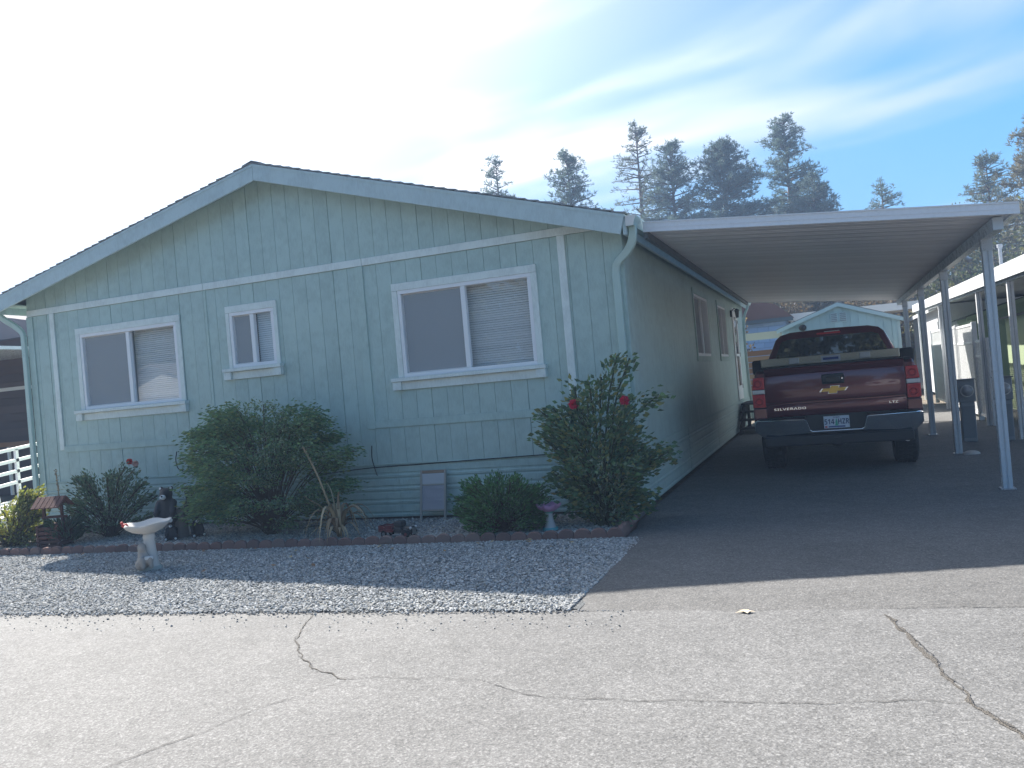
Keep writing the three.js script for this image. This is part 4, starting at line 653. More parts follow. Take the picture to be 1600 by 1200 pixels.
// ---------------------------------------------------------------- garden ornaments
{ // large bird bath with a seated figure at its foot and a small red bird on the rim
  const t = thing('bird_bath', 'pale concrete bird bath with a wavy bowl on the gravel', 'bird bath', null, [-4.42, 0.012, 2.54], 0.70);
  const stone = std([0.60, 0.575, 0.54], 0.8, { bumpMap: gritBump, bumpScale: 0.0015 }), grey = std([0.34, 0.31, 0.28], 0.88, { bumpMap: gritBump, bumpScale: 0.002 });
  mesh('base', metric(new THREE.CylinderGeometry(0.135, 0.155, 0.035, 24).scale(1.05, 1, 0.9).translate(0, 0.0175, 0)), std([0.36, 0.40, 0.38], 0.9), t);
  mesh('pedestal', metric(new THREE.LatheGeometry([[0.112, 0.034], [0.105, 0.06], [0.090, 0.13], [0.080, 0.20], [0.074, 0.27], [0.072, 0.315], [0.080, 0.32], [0.082, 0.345], [0.074, 0.352], [0.080, 0.385], [0.0, 0.39]].map(v => new THREE.Vector2(...v)), 24).translate(0.01, 0, 0)), stone, t);
  // wavy shell-like bowl
  const pr = [[0.0, 0.372], [0.10, 0.378], [0.20, 0.408], [0.275, 0.452], [0.302, 0.478], [0.300, 0.490], [0.280, 0.484], [0.20, 0.446], [0.10, 0.424], [0, 0.420]], bowl = new THREE.LatheGeometry(pr.map(v => new THREE.Vector2(...v)), 64), p = bowl.attributes.position;
  for (let i = 0; i < p.count; i++) { const x = p.getX(i), z = p.getZ(i), r = Math.hypot(x, z), a = Math.atan2(z, x); const k = Math.pow(r / 0.3, 2); p.setY(i, p.getY(i) + 0.008 * k * Math.cos(a * 5 + 0.6) + 0.010 * k * Math.cos(a + 0.2)); p.setX(i, x * (1 + 0.05 * k * Math.cos(a * 5))); p.setZ(i, z * (1 + 0.05 * k * Math.cos(a * 5))); }
  bowl.computeVertexNormals(); mesh('bowl', metric(bowl), stone, t);
  // figure: a small seated cherub hugging its knees
  mesh('figure', blob([[-0.065, 0.06, 0.08, -0.045, 0.15, 0.07, 0.050, 0.036], [-0.045, 0.205, 0.085, -0.045, 0.205, 0.085, 0.042, 0.042], [-0.065, 0.16, 0.08, -0.015, 0.10, 0.135, 0.020, 0.017], [-0.02, 0.16, 0.08, 0.03, 0.10, 0.13, 0.020, 0.017], [-0.085, 0.06, 0.09, -0.05, 0.105, 0.15, 0.030, 0.024], [-0.05, 0.105, 0.15, -0.04, 0.045, 0.155, 0.022, 0.020], [-0.02, 0.06, 0.09, 0.03, 0.105, 0.14, 0.030, 0.024], [0.03, 0.105, 0.14, 0.035, 0.045, 0.145, 0.022, 0.020]], [-0.02, 0.13, 0.09], 0.16, 44, 0.022).scale(1.35, 1.2, 1.3).translate(-0.02, 0, 0.015), grey, t);
  mesh('book', rbox(-0.05, 0.06, 0.125, 0.16, 0.18, 0.225, 0.01), std([0.55, 0.56, 0.57], 0.7), t);
  t.scale.set(0.72, 0.95, 0.72);
  const b = thing('red_bird', 'tiny red bird ornament perched on the bird bath rim', 'ornament', null, [-4.645, 0.432, 2.62]);
  mesh('body', blob([[0, 0.03, 0, 0.035, 0.036, 0, 0.020, 0.014], [-0.018, 0.055, 0, -0.018, 0.055, 0, 0.015, 0.015], [0.035, 0.036, 0, 0.07, 0.02, 0, 0.010, 0.005]], [0.015, 0.035, 0], 0.075, 28, 0.012), std([0.55, 0.05, 0.035], 0.6), b); mesh('beak', new THREE.ConeGeometry(0.006, 0.016, 6).rotateZ(1.57).translate(-0.038, 0.053, 0), std([0.5, 0.25, 0.05], 0.6), b);
}
{ // small pink flower-shaped bowl on a pedestal
  const t = thing('pink_pedestal_bowl', 'little pink flower-shaped bowl on a white pedestal with turquoise base', 'ornament', null, [-0.755, 0.03, 0.97]);
  mesh('base', new THREE.CylinderGeometry(0.075, 0.085, 0.025, 20).translate(0, 0.0125, 0), std([0.12, 0.42, 0.44], 0.6), t);
  mesh('pedestal', new THREE.LatheGeometry([[0.062, 0.024], [0.050, 0.06], [0.036, 0.12], [0.034, 0.155], [0.045, 0.165], [0, 0.17]].map(v => new THREE.Vector2(...v)), 18), std([0.55, 0.52, 0.50], 0.7), t);
  mesh('collar', new THREE.CylinderGeometry(0.055, 0.04, 0.025, 14).translate(0, 0.175, 0), std([0.20, 0.40, 0.36], 0.6), t);
  const bowl = new THREE.LatheGeometry([[0.0, 0.185], [0.06, 0.188], [0.105, 0.215], [0.125, 0.25], [0.118, 0.256], [0.09, 0.228], [0.05, 0.212], [0, 0.21]].map(v => new THREE.Vector2(...v)), 48), p = bowl.attributes.position;
  for (let i = 0; i < p.count; i++) { const x = p.getX(i), z = p.getZ(i), r = Math.hypot(x, z), a = Math.atan2(z, x), k = Math.pow(r / 0.12, 2); p.setX(i, x * (1 + 0.10 * k * Math.cos(a * 8))); p.setZ(i, z * (1 + 0.10 * k * Math.cos(a * 8))); p.setY(i, p.getY(i) + 0.008 * k * Math.cos(a * 8)); } bowl.computeVertexNormals();
  mesh('bowl', bowl, std([0.58, 0.30, 0.50], 0.6), t);
}
{ // grey domed ornament under the rose
  const t = thing('domed_ornament', 'small grey stone mushroom ornament beneath the tall rose bush', 'ornament', null, [-0.18, 0.02, 0.62]), g = std([0.22, 0.22, 0.23], 0.9, { bumpMap: gritBump, bumpScale: 0.003 });
  mesh('stalk', metric(new THREE.LatheGeometry([[0.065, 0], [0.055, 0.06], [0.05, 0.11], [0, 0.12]].map(v => new THREE.Vector2(...v)), 16)), g, t); mesh('cap', metric(new THREE.SphereGeometry(0.10, 20, 10, 0, 6.29, 0, 1.75).scale(1, 0.72, 1).translate(0, 0.115, 0)), g, t);
}
{ // old washboard leaning on the skirting
  const t = thing('washboard', 'old wooden washboard leaning against the green skirting', 'washboard', null, [-2.46, 0.03, 0.20]); t.rotation.set(-0.20, 0, 0);
  const wd = std([0.38, 0.34, 0.29], 0.8, { bumpMap: grain, bumpScale: 0.001 });
  for (const x of [-0.168, 0.145]) mesh('leg', metric(rbox(x, x + 0.025, 0, 0.585, -0.012, 0.012, 0.003, 1)), wd, t);
  mesh('top_rail', metric(rbox(-0.142, 0.144, 0.545, 0.58, -0.010, 0.010, 0.003, 1)), std([0.30, 0.20, 0.14], 0.8), t); mesh('soap_panel', metric(box(-0.142, 0.144, 0.42, 0.543, -0.006, 0.006)), std([0.46, 0.46, 0.47], 0.7), t); mesh('cross_rail', metric(rbox(-0.142, 0.144, 0.40, 0.418, -0.010, 0.010, 0.003, 1)), wd, t); mesh('cross_rail', metric(rbox(-0.142, 0.144, 0.10, 0.118, -0.010, 0.010, 0.003, 1)), wd, t);
  const rib = []; for (let i = 0; i < 22; i++) rib.push(new THREE.CylinderGeometry(0.0065, 0.0065, 0.285, 6).rotateZ(Math.PI / 2).translate(0.001, 0.125 + i * 0.0128, 0));
  mesh('ribbed_sheet', merge(rib), std([0.42, 0.43, 0.48], 0.35, { metalness: 0.6 }), t);
}
{ // toy vintage truck
  const t = thing('toy_truck', 'black toy vintage truck with a red stake bed in the bed gravel', 'toy truck', null, [-2.34, 0.03, 1.20], -0.12), bl = std([0.022, 0.024, 0.028], 0.45), rd = std([0.16, 0.022, 0.024], 0.6), wh = std([0.6, 0.6, 0.6], 0.3);
  mesh('cab', merge([rbox(-0.055, 0.055, 0.05, 0.11, -0.06, 0.06, 0.015), rbox(-0.05, 0.045, 0.105, 0.172, -0.055, 0.055, 0.02)]), bl, t); mesh('window', merge([box(-0.03, 0.025, 0.118, 0.155, 0.0552, 0.057), box(0.0452, 0.047, 0.12, 0.155, -0.04, 0.04)]), M.dark, t);
  mesh('hood', sweepX([[-0.042, 0.05], [0.042, 0.05], [0.040, 0.095], [0.02, 0.112], [-0.02, 0.112], [-0.040, 0.095]].reverse(), 0.056, 0.17, 0.006, 2), bl, t); mesh('grille', rbox(0.171, 0.18, 0.045, 0.10, -0.03, 0.03, 0.004), M.steel, t);
  mesh('bed', merge([box(-0.235, -0.06, 0.058, 0.068, -0.07, 0.07), ...[0.075, 0.093, 0.111].flatMap(y => [box(-0.235, -0.06, y, y + 0.013, 0.064, 0.07), box(-0.235, -0.06, y, y + 0.013, -0.07, -0.064), box(-0.236, -0.23, y, y + 0.013, -0.063, 0.063)]), ...[-0.23, -0.15, -0.07].flatMap(x => [box(x, x + 0.008, 0.06, 0.128, 0.0705, 0.076), box(x, x + 0.008, 0.06, 0.128, -0.076, -0.0705)])]), rd, t);
  for (const [x, z] of [[0.11, 0.065], [0.11, -0.065], [-0.17, 0.068], [-0.17, -0.068]]) { const w = part('wheel', t, [x, 0.038, z]); mesh('tyre', new THREE.TorusGeometry(0.028, 0.011, 8, 20), M.rubber, w); mesh('hub', new THREE.CylinderGeometry(0.018, 0.018, 0.014, 14).rotateX(1.5708), x > 0 ? rd : M.steel, w); }
  for (const z of [0.066, -0.066]) mesh('fender', new THREE.TorusGeometry(0.044, 0.012, 6, 14, 3.14).translate(0.11, 0.038, z), bl, t);
  for (const z of [0.048, -0.048]) mesh('headlight', new THREE.SphereGeometry(0.015, 12, 8).translate(0.165, 0.10, z), wh, t);
  mesh('bumper', rbox(0.185, 0.194, 0.035, 0.05, -0.065, 0.065, 0.004), M.steel, t); mesh('running_board', rbox(-0.06, 0.07, 0.028, 0.036, 0.055, 0.085, 0.003), std([0.3, 0.3, 0.3], 0.6), t); mesh('running_board', rbox(-0.06, 0.07, 0.028, 0.036, -0.085, -0.055, 0.003), std([0.3, 0.3, 0.3], 0.6), t);
}
{ // bear family statue
  const t = thing('bear_statue', 'dark painted statue of black bears climbing a pale stump', 'statue', null, [-5.50, 0.03, 0.98], 0.70);
  const fur = std([0.024, 0.022, 0.024], 0.6), pale = std([0.72, 0.74, 0.74], 0.7), barkM = std([0.25, 0.22, 0.20], 0.9, { bumpMap: grain, bumpScale: 0.006 });
  mesh('stump', metric(merge([new THREE.CylinderGeometry(0.075, 0.10, 0.36, 14).translate(0.02, 0.18, 0), limb([0.02, 0.2, 0], [0.16, 0.46, -0.02], 0.04, 0.03, 8)])), barkM, t);
  const bear = (n, c, s, yaw) => { // sitting bear
    const g = part('bear', t, c, yaw); g.scale.setScalar(s);
    mesh('body', blob([[0, 0.10, 0, 0, 0.24, 0.01, 0.105, 0.078], [0, 0.345, 0.025, 0, 0.345, 0.03, 0.075, 0.072], [0, 0.325, 0.07, 0, 0.32, 0.115, 0.040, 0.030], [-0.055, 0.405, 0.01, -0.06, 0.415, 0.01, 0.026, 0.024], [0.055, 0.405, 0.01, 0.06, 0.415, 0.01, 0.026, 0.024], [-0.085, 0.24, 0.03, -0.10, 0.13, 0.11, 0.040, 0.032], [0.085, 0.24, 0.03, 0.10, 0.13, 0.11, 0.040, 0.032], [-0.075, 0.06, 0.04, -0.10, 0.045, 0.15, 0.055, 0.042], [0.075, 0.06, 0.04, 0.10, 0.045, 0.15, 0.055, 0.042]], [0, 0.22, 0.04], 0.26, 40, 0.03), fur, g);
    mesh('muzzle', new THREE.SphereGeometry(0.036, 14, 10).scale(1, 0.85, 0.9).translate(0, 0.318, 0.118), pale, g); mesh('nose', new THREE.SphereGeometry(0.012, 10, 8).translate(0, 0.332, 0.150), M.black, g);
    for (const x of [-0.10, 0.10]) mesh('paw_pad', new THREE.SphereGeometry(0.026, 10, 8).scale(1, 1, 0.4).translate(x, 0.047, 0.188), pale, g);
    for (const x of [-0.062, 0.062]) mesh('inner_ear', new THREE.SphereGeometry(0.017, 10, 8).scale(1, 1, 0.5).translate(x, 0.416, 0.030), pale, g);
  };
  bear(0, [-0.10, 0.20, 0.02], 1.0, -0.35); bear(1, [0.15, 0.24, 0.0], 0.72, 0.4); bear(2, [-0.07, 0.0, 0.13], 0.55, -0.15); bear(3, [0.20, 0.0, 0.12], 0.6, 0.3);
}
{ // rustic wishing well of stacked slats with a little shingled roof
  const t = thing('wishing_well', 'rustic reddish brown wooden wishing well with a small slatted roof', 'wishing well', null, [-7.02, 0.03, 1.42], 0.25); t.scale.set(0.76, 0.92, 0.76);
  const ws = [[0.12, 0.055, 0.042], [0.10, 0.046, 0.036], [0.14, 0.062, 0.048]].map(c => std(c, 0.85, { bumpMap: grain, bumpScale: 0.003 })), R = rng(61);
  for (let k = 0; k < 5; k++) for (const s of [-1, 1]) { mesh('slat', metric(rbox(-0.20, 0.20, 0.01 + k * 0.058, 0.052 + k * 0.058, s * 0.15 - 0.022, s * 0.15 + 0.022, 0.006, 1)), ws[Math.floor(R() * 3)], t); mesh('slat', metric(rbox(s * 0.17 - 0.022, s * 0.17 + 0.022, 0.039 + k * 0.058, 0.081 + k * 0.058, -0.19, 0.19, 0.006, 1)), ws[Math.floor(R() * 3)], t); }
  for (const x of [-0.155, 0.155]) mesh('post', metric(rbox(x - 0.02, x + 0.02, 0.02, 0.56, -0.02, 0.02, 0.005, 1)), ws[1], t);
  for (const s of [-1, 1]) for (let k = 0; k < 6; k++) mesh('roof_slat', metric(rbox(-0.245 + k * 0.082, -0.170 + k * 0.082, 0, 0.014, 0.0, 0.235, 0.004, 1).rotateX(0.62).rotateY(s > 0 ? 0 : Math.PI).translate(0, 0.665, 0)), ws[2], t);
  mesh('crank', metric(merge([limb([-0.2, 0.40, 0], [0.24, 0.40, 0], 0.018, 0.018, 8), bar([0.235, 0.40, 0], [0.235, 0.33, 0.03], 0.014)])), ws[1], t); mesh('bucket', metric(new THREE.CylinderGeometry(0.05, 0.04, 0.085, 14).translate(0, 0.275, 0)), ws[0], t);
}
{ // cables on the front wall
  const c1 = mesh('cable', tube([[-4.2, 0.60, 0.03], [-3.4, 0.655, 0.025], [-2.6, 0.672, 0.022], [-1.8, 0.69, 0.023], [-1.0, 0.705, 0.024], [-0.5, 0.71, 0.03]], 0.006, 60, 5), M.black); c1.userData = { label: 'thin black cable sagging along the bottom of the front siding', category: 'cable' };
  const c2 = mesh('cable', tube([[-3.30, 0.93, 0.02], [-3.31, 0.78, 0.025], [-3.285, 0.65, 0.02], [-3.255, 0.56, 0.028]], 0.006, 20, 5), M.black); c2.userData = { label: 'short black wire hanging down the wall by the big shrub', category: 'cable' };
  const c3 = mesh('cable', tube([[-6.33, 1.02, 0.02], [-6.35, 0.90, 0.03], [-6.31, 0.78, 0.03], [-6.1, 0.74, 0.03], [-5.8, 0.76, 0.02]], 0.007, 24, 5), M.black); c3.userData = { label: 'bent black wire on the wall above the low rose bush', category: 'cable' };
}
// ---------------------------------------------------------------- right-hand neighbour: fence, carport, meters, sheds
function latticePanel(name, label, s0, s1, h, mats) {
  // a panel along z (s = -z) at x = 4.75: framed diagonal lattice above close horizontal slats
  const t = thing(name, label, 'fence', 'white lattice fence panels along the far side of the driveway', [4.75, 0.02, 0]);
  const L = s1 - s0, y0 = 0.10, ym = h * 0.80;
  mesh('frame', metric(merge([box(-0.02, 0.02, h - 0.05, h, -s1, -s0), box(-0.02, 0.02, ym - 0.025, ym + 0.025, -s1, -s0), box(-0.02, 0.02, y0, y0 + 0.05, -s1, -s0), box(-0.019, 0.019, y0 + 0.05, h - 0.05, -s0 - 0.05, -s0), box(-0.019, 0.019, y0 + 0.05, h - 0.05, -s1, -s1 + 0.05)])), M.white, t);
  for (const sx of [-1, 1]) mesh('post', metric(rbox(-0.045, 0.045, 0, h + 0.02, sx < 0 ? -s0 - 0.0 : -s1 - 0.09, sx < 0 ? -s0 + 0.09 : -s1, 0.008, 1)), M.white, t);
  // diagonal strips clipped to a rectangle
  const strips = (ya, yb, x, dir, step0, step = 0.095) => { const out = []; const hgt = yb - ya; for (let c = -hgt; c < L; c += step) { let a = Math.max(0, c), b = Math.min(L, c + hgt); if (b - a < 0.03) continue; const yA = dir > 0 ? ya + (a - c) : yb - (a - c), yB = dir > 0 ? ya + (b - c) : yb - (b - c); out.push(bar([x, yA, -s0 - a], [x, yB, -s0 - b], 0.006, 0.034)); } return out; };
  const fix = g => g;
  const lat = mesh('lattice', metric(merge([...strips(ym + 0.025, h - 0.05, 0.006, 1, 0.085), ...strips(ym + 0.025, h - 0.05, -0.002, -1, 0.085), ...strips(y0 + 0.05, ym - 0.025, 0.006, 1, 0.085), ...strips(y0 + 0.05, ym - 0.025, -0.002, -1, 0.085)])), M.white, t); lat.userData.kind = 'stuff';
  return t;
}
latticePanel('lattice_fence', 'low white lattice fence panel standing behind the electric meter pedestals', 8.45, 9.85, 1.60);
latticePanel('lattice_fence', 'tall white lattice fence panel, second beyond the meter pedestals', 9.95, 12.2, 1.95);
latticePanel('lattice_fence', 'tall white lattice fence panel, third beyond the meter pedestals', 12.3, 14.5, 1.98);
latticePanel('lattice_fence', 'tall white lattice fence panel, farthest beyond the meter pedestals', 14.6, 17.0, 2.0);
{
  const c = thing('neighbour_carport', 'white neighbouring carport beyond the lattice fence with a sunlit edge', 'carport');
  const y = s => 2.50 + (s - 3) * 0.0165, S0 = 0.4, S1 = 19.8;
  const strip = (x0, x1, a, b) => extrude([[S0, y(S0) + a], [S1, y(S1) + a], [S1, y(S1) + b], [S0, y(S0) + b]], x1 - x0).rotateY(Math.PI / 2).translate(x0, 0, 0);
  mesh('fascia', metric(strip(4.56, 4.60, -0.06, 0.16)), M.white, c); mesh('beam', metric(strip(4.64, 4.72, -0.10, 0.02)), M.post, c);
  const g = metric(extrude([[0, 0], [0.36, 0], [0.36, 0.03], [0.395, 0.03], [0.395, 0.036], [0, 0.036]], 4.2).rotateY(Math.PI / 2));
  for (let i = 0; i < 48; i++) { const s = S0 + 0.02 + i * 0.4; const m = mesh('roof_pan', g, M.pan[i % 3], c); m.position.set(4.602, y(s) + 0.03, -s); m.rotation.z = 0.03; }
  for (const s of [2.9, 5.75, 8.6, 14.2, 19.2]) { const p = part('post', c, [4.68, 0, -s]); mesh('channel', metric(merge([rbox(-0.045, -0.007, 0.0, y(s) - 0.101, -0.04, 0.04, 0.005, 1), rbox(0.007, 0.045, 0.0, y(s) - 0.101, -0.04, 0.04, 0.005, 1)])), M.white, p); mesh('web', metric(box(-0.009, 0.009, 0.0, y(s) - 0.101, -0.03, 0.03)), M.galv, p); }
  mesh('vent_pipe', metric(merge([limb([5.2, 2.6, -9.2], [5.2, 3.35, -9.2], 0.03, 0.03, 10), new THREE.CylinderGeometry(0.05, 0.05, 0.06, 10).translate(5.2, 3.36, -9.2)])), M.galv, c);
}
{
  const t = thing('meter_pedestal', 'grey electric meter pedestal right behind the second carport post', 'meter', 'electric meter pedestals', [3.97, 0.018, -5.85]);
  mesh('cabinet', metric(rbox(-0.10, 0.10, 0, 0.62, -0.08, 0.08, 0.012, 2)), std([0.25, 0.27, 0.29], 0.55), t); mesh('head', metric(rbox(-0.12, 0.12, 0.62, 0.97, -0.09, 0.09, 0.015, 2)), std([0.22, 0.24, 0.26], 0.5), t);
  mesh('hood', metric(rbox(-0.13, 0.13, 0.97, 0.985, -0.11, 0.13, 0.004, 1)), std([0.15, 0.16, 0.18], 0.5), t);
  const d = mesh('meter_ring', new THREE.CylinderGeometry(0.095, 0.095, 0.05, 24).rotateX(Math.PI / 2).translate(0, 0.80, 0.12), M.galv, t); mesh('meter_glass', new THREE.SphereGeometry(0.082, 20, 10, 0, 6.29, 0, 1.57).rotateX(Math.PI / 2).scale(1, 1, 0.8).translate(0, 0.80, 0.145), phys([0.30, 0.31, 0.32], 0.08, { clearcoat: 1 }), d); mesh('door', metric(rbox(-0.085, 0.085, 0.06, 0.56, 0.0805, 0.087, 0.003, 1)), std([0.18, 0.20, 0.22], 0.5), t);
  copyOf(t, 'grey electric meter pedestal farther from the parked pickup, by the white carport post', [4.46, 0.018, -5.75]);
}
function shed(name, label, o) { // gabled shed with vertical board walls, front facing +z
  const t = thing(name, label, 'shed', null, [o.x, 0, o.z]), w = o.w / 2, R = rng(o.seed), mats = [0.92, 1, 1.07].map(k => std(o.c.map(v => v * k), 0.75)), trim = std(o.trim ?? o.c.map(v => Math.min(0.8, v * 1.5)), 0.7);
  const top = x => o.h + (o.peak - o.h) * (1 - Math.abs(x) / w);
  const n = Math.round(o.w / 0.2), b = o.w / n;
  for (let i = 0; i < n; i++) { const a = -w + i * b, e = a + b - 0.008; const pts = a < 0 && e > 0 ? [[a, 0.05], [e, 0.05], [e, top(e)], [0, top(0)], [a, top(a)]] : [[a, 0.05], [e, 0.05], [e, top(e)], [a, top(a)]]; mesh('board', metric(extrude(pts, 0.02).translate(0, 0, -0.02)), mats[Math.floor(R() * 3)], t); }
  mesh('wall', metric(merge([extrude([[-w, 0.05], [w, 0.05], [w, o.h], [0, o.peak], [-w, o.h]], 0.04).translate(0, 0, -0.0645), box(-w, -w + 0.04, 0.05, o.h, -o.d, -0.065), box(w - 0.04, w, 0.05, o.h, -o.d, -0.065), extrude([[-w, 0.05], [w, 0.05], [w, o.h], [0, o.peak], [-w, o.h]], 0.04).translate(0, 0, -o.d - 0.04)])), mats[1], t);
  for (const s of [-1, 1]) { const r = mesh('roof', metric(extrude([[s * 0.0, o.peak + 0.01], [s * (w + 0.12), o.h - 0.12 * (o.peak - o.h) / w + 0.01], [s * (w + 0.12), o.h - 0.12 * (o.peak - o.h) / w + 0.05], [0, o.peak + 0.05]], o.d + 0.2).translate(0, 0, -o.d - 0.1)), std(o.roof, 0.85), t); mesh('fascia', metric(extrude([[0, o.peak - 0.07], [s * (w + 0.12), o.h - 0.12 * (o.peak - o.h) / w - 0.07], [s * (w + 0.12), o.h - 0.12 * (o.peak - o.h) / w + 0.03], [0, o.peak + 0.03]], 0.02).translate(0, 0, 0.101)), trim, r); }
  for (const x of [-w, w - 0.07]) mesh('corner_board', metric(box(x, x + 0.07, 0.05, o.h - 0.02, 0.001, 0.018)), trim, t);
  if (o.vent) for (const x of [-0.20, 0.02]) { const v = mesh('vent', metric(box(x, x + 0.18, o.vent, o.vent + 0.26, 0.001, 0.02)), trim, t); for (let k = 0; k < 5; k++) mesh('louvre', metric(box(x + 0.015, x + 0.165, o.vent + 0.02 + k * 0.047, o.vent + 0.05 + k * 0.047, 0.021, 0.03)), std([0.22, 0.27, 0.30], 0.7), v); }
  if (o.lamp) { const l = part('flood_lamp', t, o.lamp); mesh('bracket', rbox(-0.05, 0.05, -0.05, 0.05, 0, 0.03, 0.01), M.white, l); mesh('head', new THREE.SphereGeometry(0.10, 14, 10).scale(1, 0.9, 1).translate(0, -0.02, 0.09), M.black, l); }
  if (o.door) { mesh('door', metric(box(o.door[0], o.door[1], 0.08, 1.95, 0.001, 0.03)), mats[2], t); mesh('door_trim', metric(merge([box(o.door[0] - 0.06, o.door[0], 0.08, 2.0, 0.001, 0.036), box(o.door[1], o.door[1] + 0.06, 0.08, 2.0, 0.001, 0.036)])), trim, t); }
  return t;
}
shed('pale_blue_shed', 'pale blue gabled shed with twin louvred vents behind the pickup', { x: 2.34, z: -15, w: 2.95, d: 3.2, h: 2.42, peak: 2.95, c: [0.36, 0.50, 0.52], trim: [0.42, 0.55, 0.57], roof: [0.20, 0.20, 0.20], vent: 2.46, lamp: [-0.92, 2.42, 0.02], seed: 71 });
shed('green_shed', 'olive green gabled shed beyond the white lattice fence', { x: 6.55, z: -14.6, w: 2.3, d: 2.4, h: 2.24, peak: 2.56, c: [0.22, 0.29, 0.17], trim: [0.24, 0.31, 0.18], roof: [0.06, 0.07, 0.06], door: [-0.5, 0.3], seed: 72 });
shed('pale_green_shed', 'light green shed under the neighbouring carport roof', { x: 7.0, z: -9.6, w: 2.6, d: 2.5, h: 2.05, peak: 2.3, c: [0.26, 0.32, 0.19], trim: [0.28, 0.34, 0.21], roof: [0.10, 0.10, 0.09], door: [-0.6, 0.4], seed: 73 });
{ // white home beyond the fence: its long sunlit side wall faces the driveway
  const t = thing('white_home', 'white lap-sided home standing beyond the lattice fence', 'house');
  mesh('wall', metric(box(5.2, 9, 0.1, 2.75, -27, -17.4)), M.white, t);
  for (let k = 0; k < 13; k++) mesh('lap_board', metric(extrude([[17.4, 0.1 + k * 0.2], [27, 0.1 + k * 0.2], [27, 0.295 + k * 0.2], [17.4, 0.295 + k * 0.2]], 0.016).rotateY(Math.PI / 2).rotateZ(0).translate(5.183, 0, 0)), M.white, t);
  mesh('roof', metric(extrude([[5.0, 2.72], [7.1, 3.3], [9.2, 2.72], [9.2, 2.78], [7.1, 3.36], [5.0, 2.78]], 10).translate(0, 0, -27.2)), std([0.30, 0.28, 0.26], 0.9), t);
  mesh('eave_board', metric(box(4.97, 5.0, 2.66, 2.78, -27.2, -17.2)), M.white, t);
}
// ---------------------------------------------------------------- homes farther back, seen through the carport
{
  const t = thing('blue_block_house', 'light blue block house with a brown roof behind the carport', 'house', null, [-2.6, 0, -24]);
  const c = [[0.27, 0.42, 0.66], [0.30, 0.46, 0.70], [0.25, 0.39, 0.62]].map(v => std(v, 0.8));
  mesh('wall', metric(box(-6, 3.2, 0, 3.15, -6, -0.05)), std([0.22, 0.34, 0.52], 0.85), t);
  const g = metric(rbox(0, 0.39, 0, 0.19, 0, 0.05, 0.006, 1)), R = rng(81);
  for (let r = 8; r < 16; r++) for (let k = 0; k < 13; k++) { const m = mesh('block', g, c[Math.floor(R() * 3)], t); m.position.set(-1.9 + k * 0.4 - (r % 2) * 0.2 + 0.1, 0.0 + r * 0.2 - 0.06, -0.045); }
  const roof = mesh('roof', metric(extrude([[-6.4, 3.2], [3.5, 3.2], [2.9, 3.72], [1.6, 4.15], [-5, 4.15]], 6.6).translate(0, 0, -6.3)), std([0.15, 0.085, 0.075], 0.85), t);
  mesh('eave_board', metric(box(-6.4, 3.5, 3.05, 3.2, 0.31, 0.35)), std([0.07, 0.10, 0.12], 0.6), roof);
  const w = thing('cream_carport', 'cream flat carport roof beside the blue block house', 'carport', null, [0, 0, -25]);
  mesh('roof', metric(box(0.7, 5.4, 3.22, 3.30, -5, 0)), M.whiteWarm, w); mesh('fascia', metric(box(0.68, 5.42, 3.08, 3.36, 0.002, 0.04)), M.whiteWarm, w); for (const x of [0.8, 5.3]) mesh('post', metric(box(x - 0.05, x + 0.05, 0, 3.21, -0.2, -0.1)), M.whiteWarm, w);
  const p = thing('lean_to_roof', 'low beige lean-to roof in front of the blue block house', 'roof', null, [0, 0, -18.6]);
  mesh('roof', metric(extrude([[-3.2, 2.44], [1.62, 2.44], [1.62, 2.52], [-3.2, 2.52]], 2.4).translate(0, 0, -2.4)), std([0.42, 0.40, 0.32], 0.8), p); mesh('fascia', metric(box(-3.2, 1.62, 2.30, 2.53, 0.002, 0.03)), std([0.40, 0.39, 0.31], 0.8), p); for (const x of [-3.1, -0.95, 1.5]) mesh('post', metric(box(x - 0.05, x + 0.05, 0, 2.44, -0.15, -0.05)), std([0.38, 0.36, 0.3], 0.8), p);
  const f = thing('board_fence', 'brown horizontal board fence below the beige lean-to roof', 'fence', null, [0, 0, -19.6]);
  const bm = [[0.22, 0.12, 0.075], [0.26, 0.15, 0.09], [0.30, 0.19, 0.12]].map(v => std(v, 0.85)); for (let k = 0; k < 10; k++) mesh('board', metric(box(-3.0, 1.4, 0.1 + k * 0.19, 0.27 + k * 0.19, -0.03, 0.0)), bm[k % 3], f); for (const x of [-2.5, -0.75, 0.95]) mesh('post', metric(box(x - 0.05, x + 0.05, 0, 2.05, 0.002, 0.09)), bm[2], f);
}
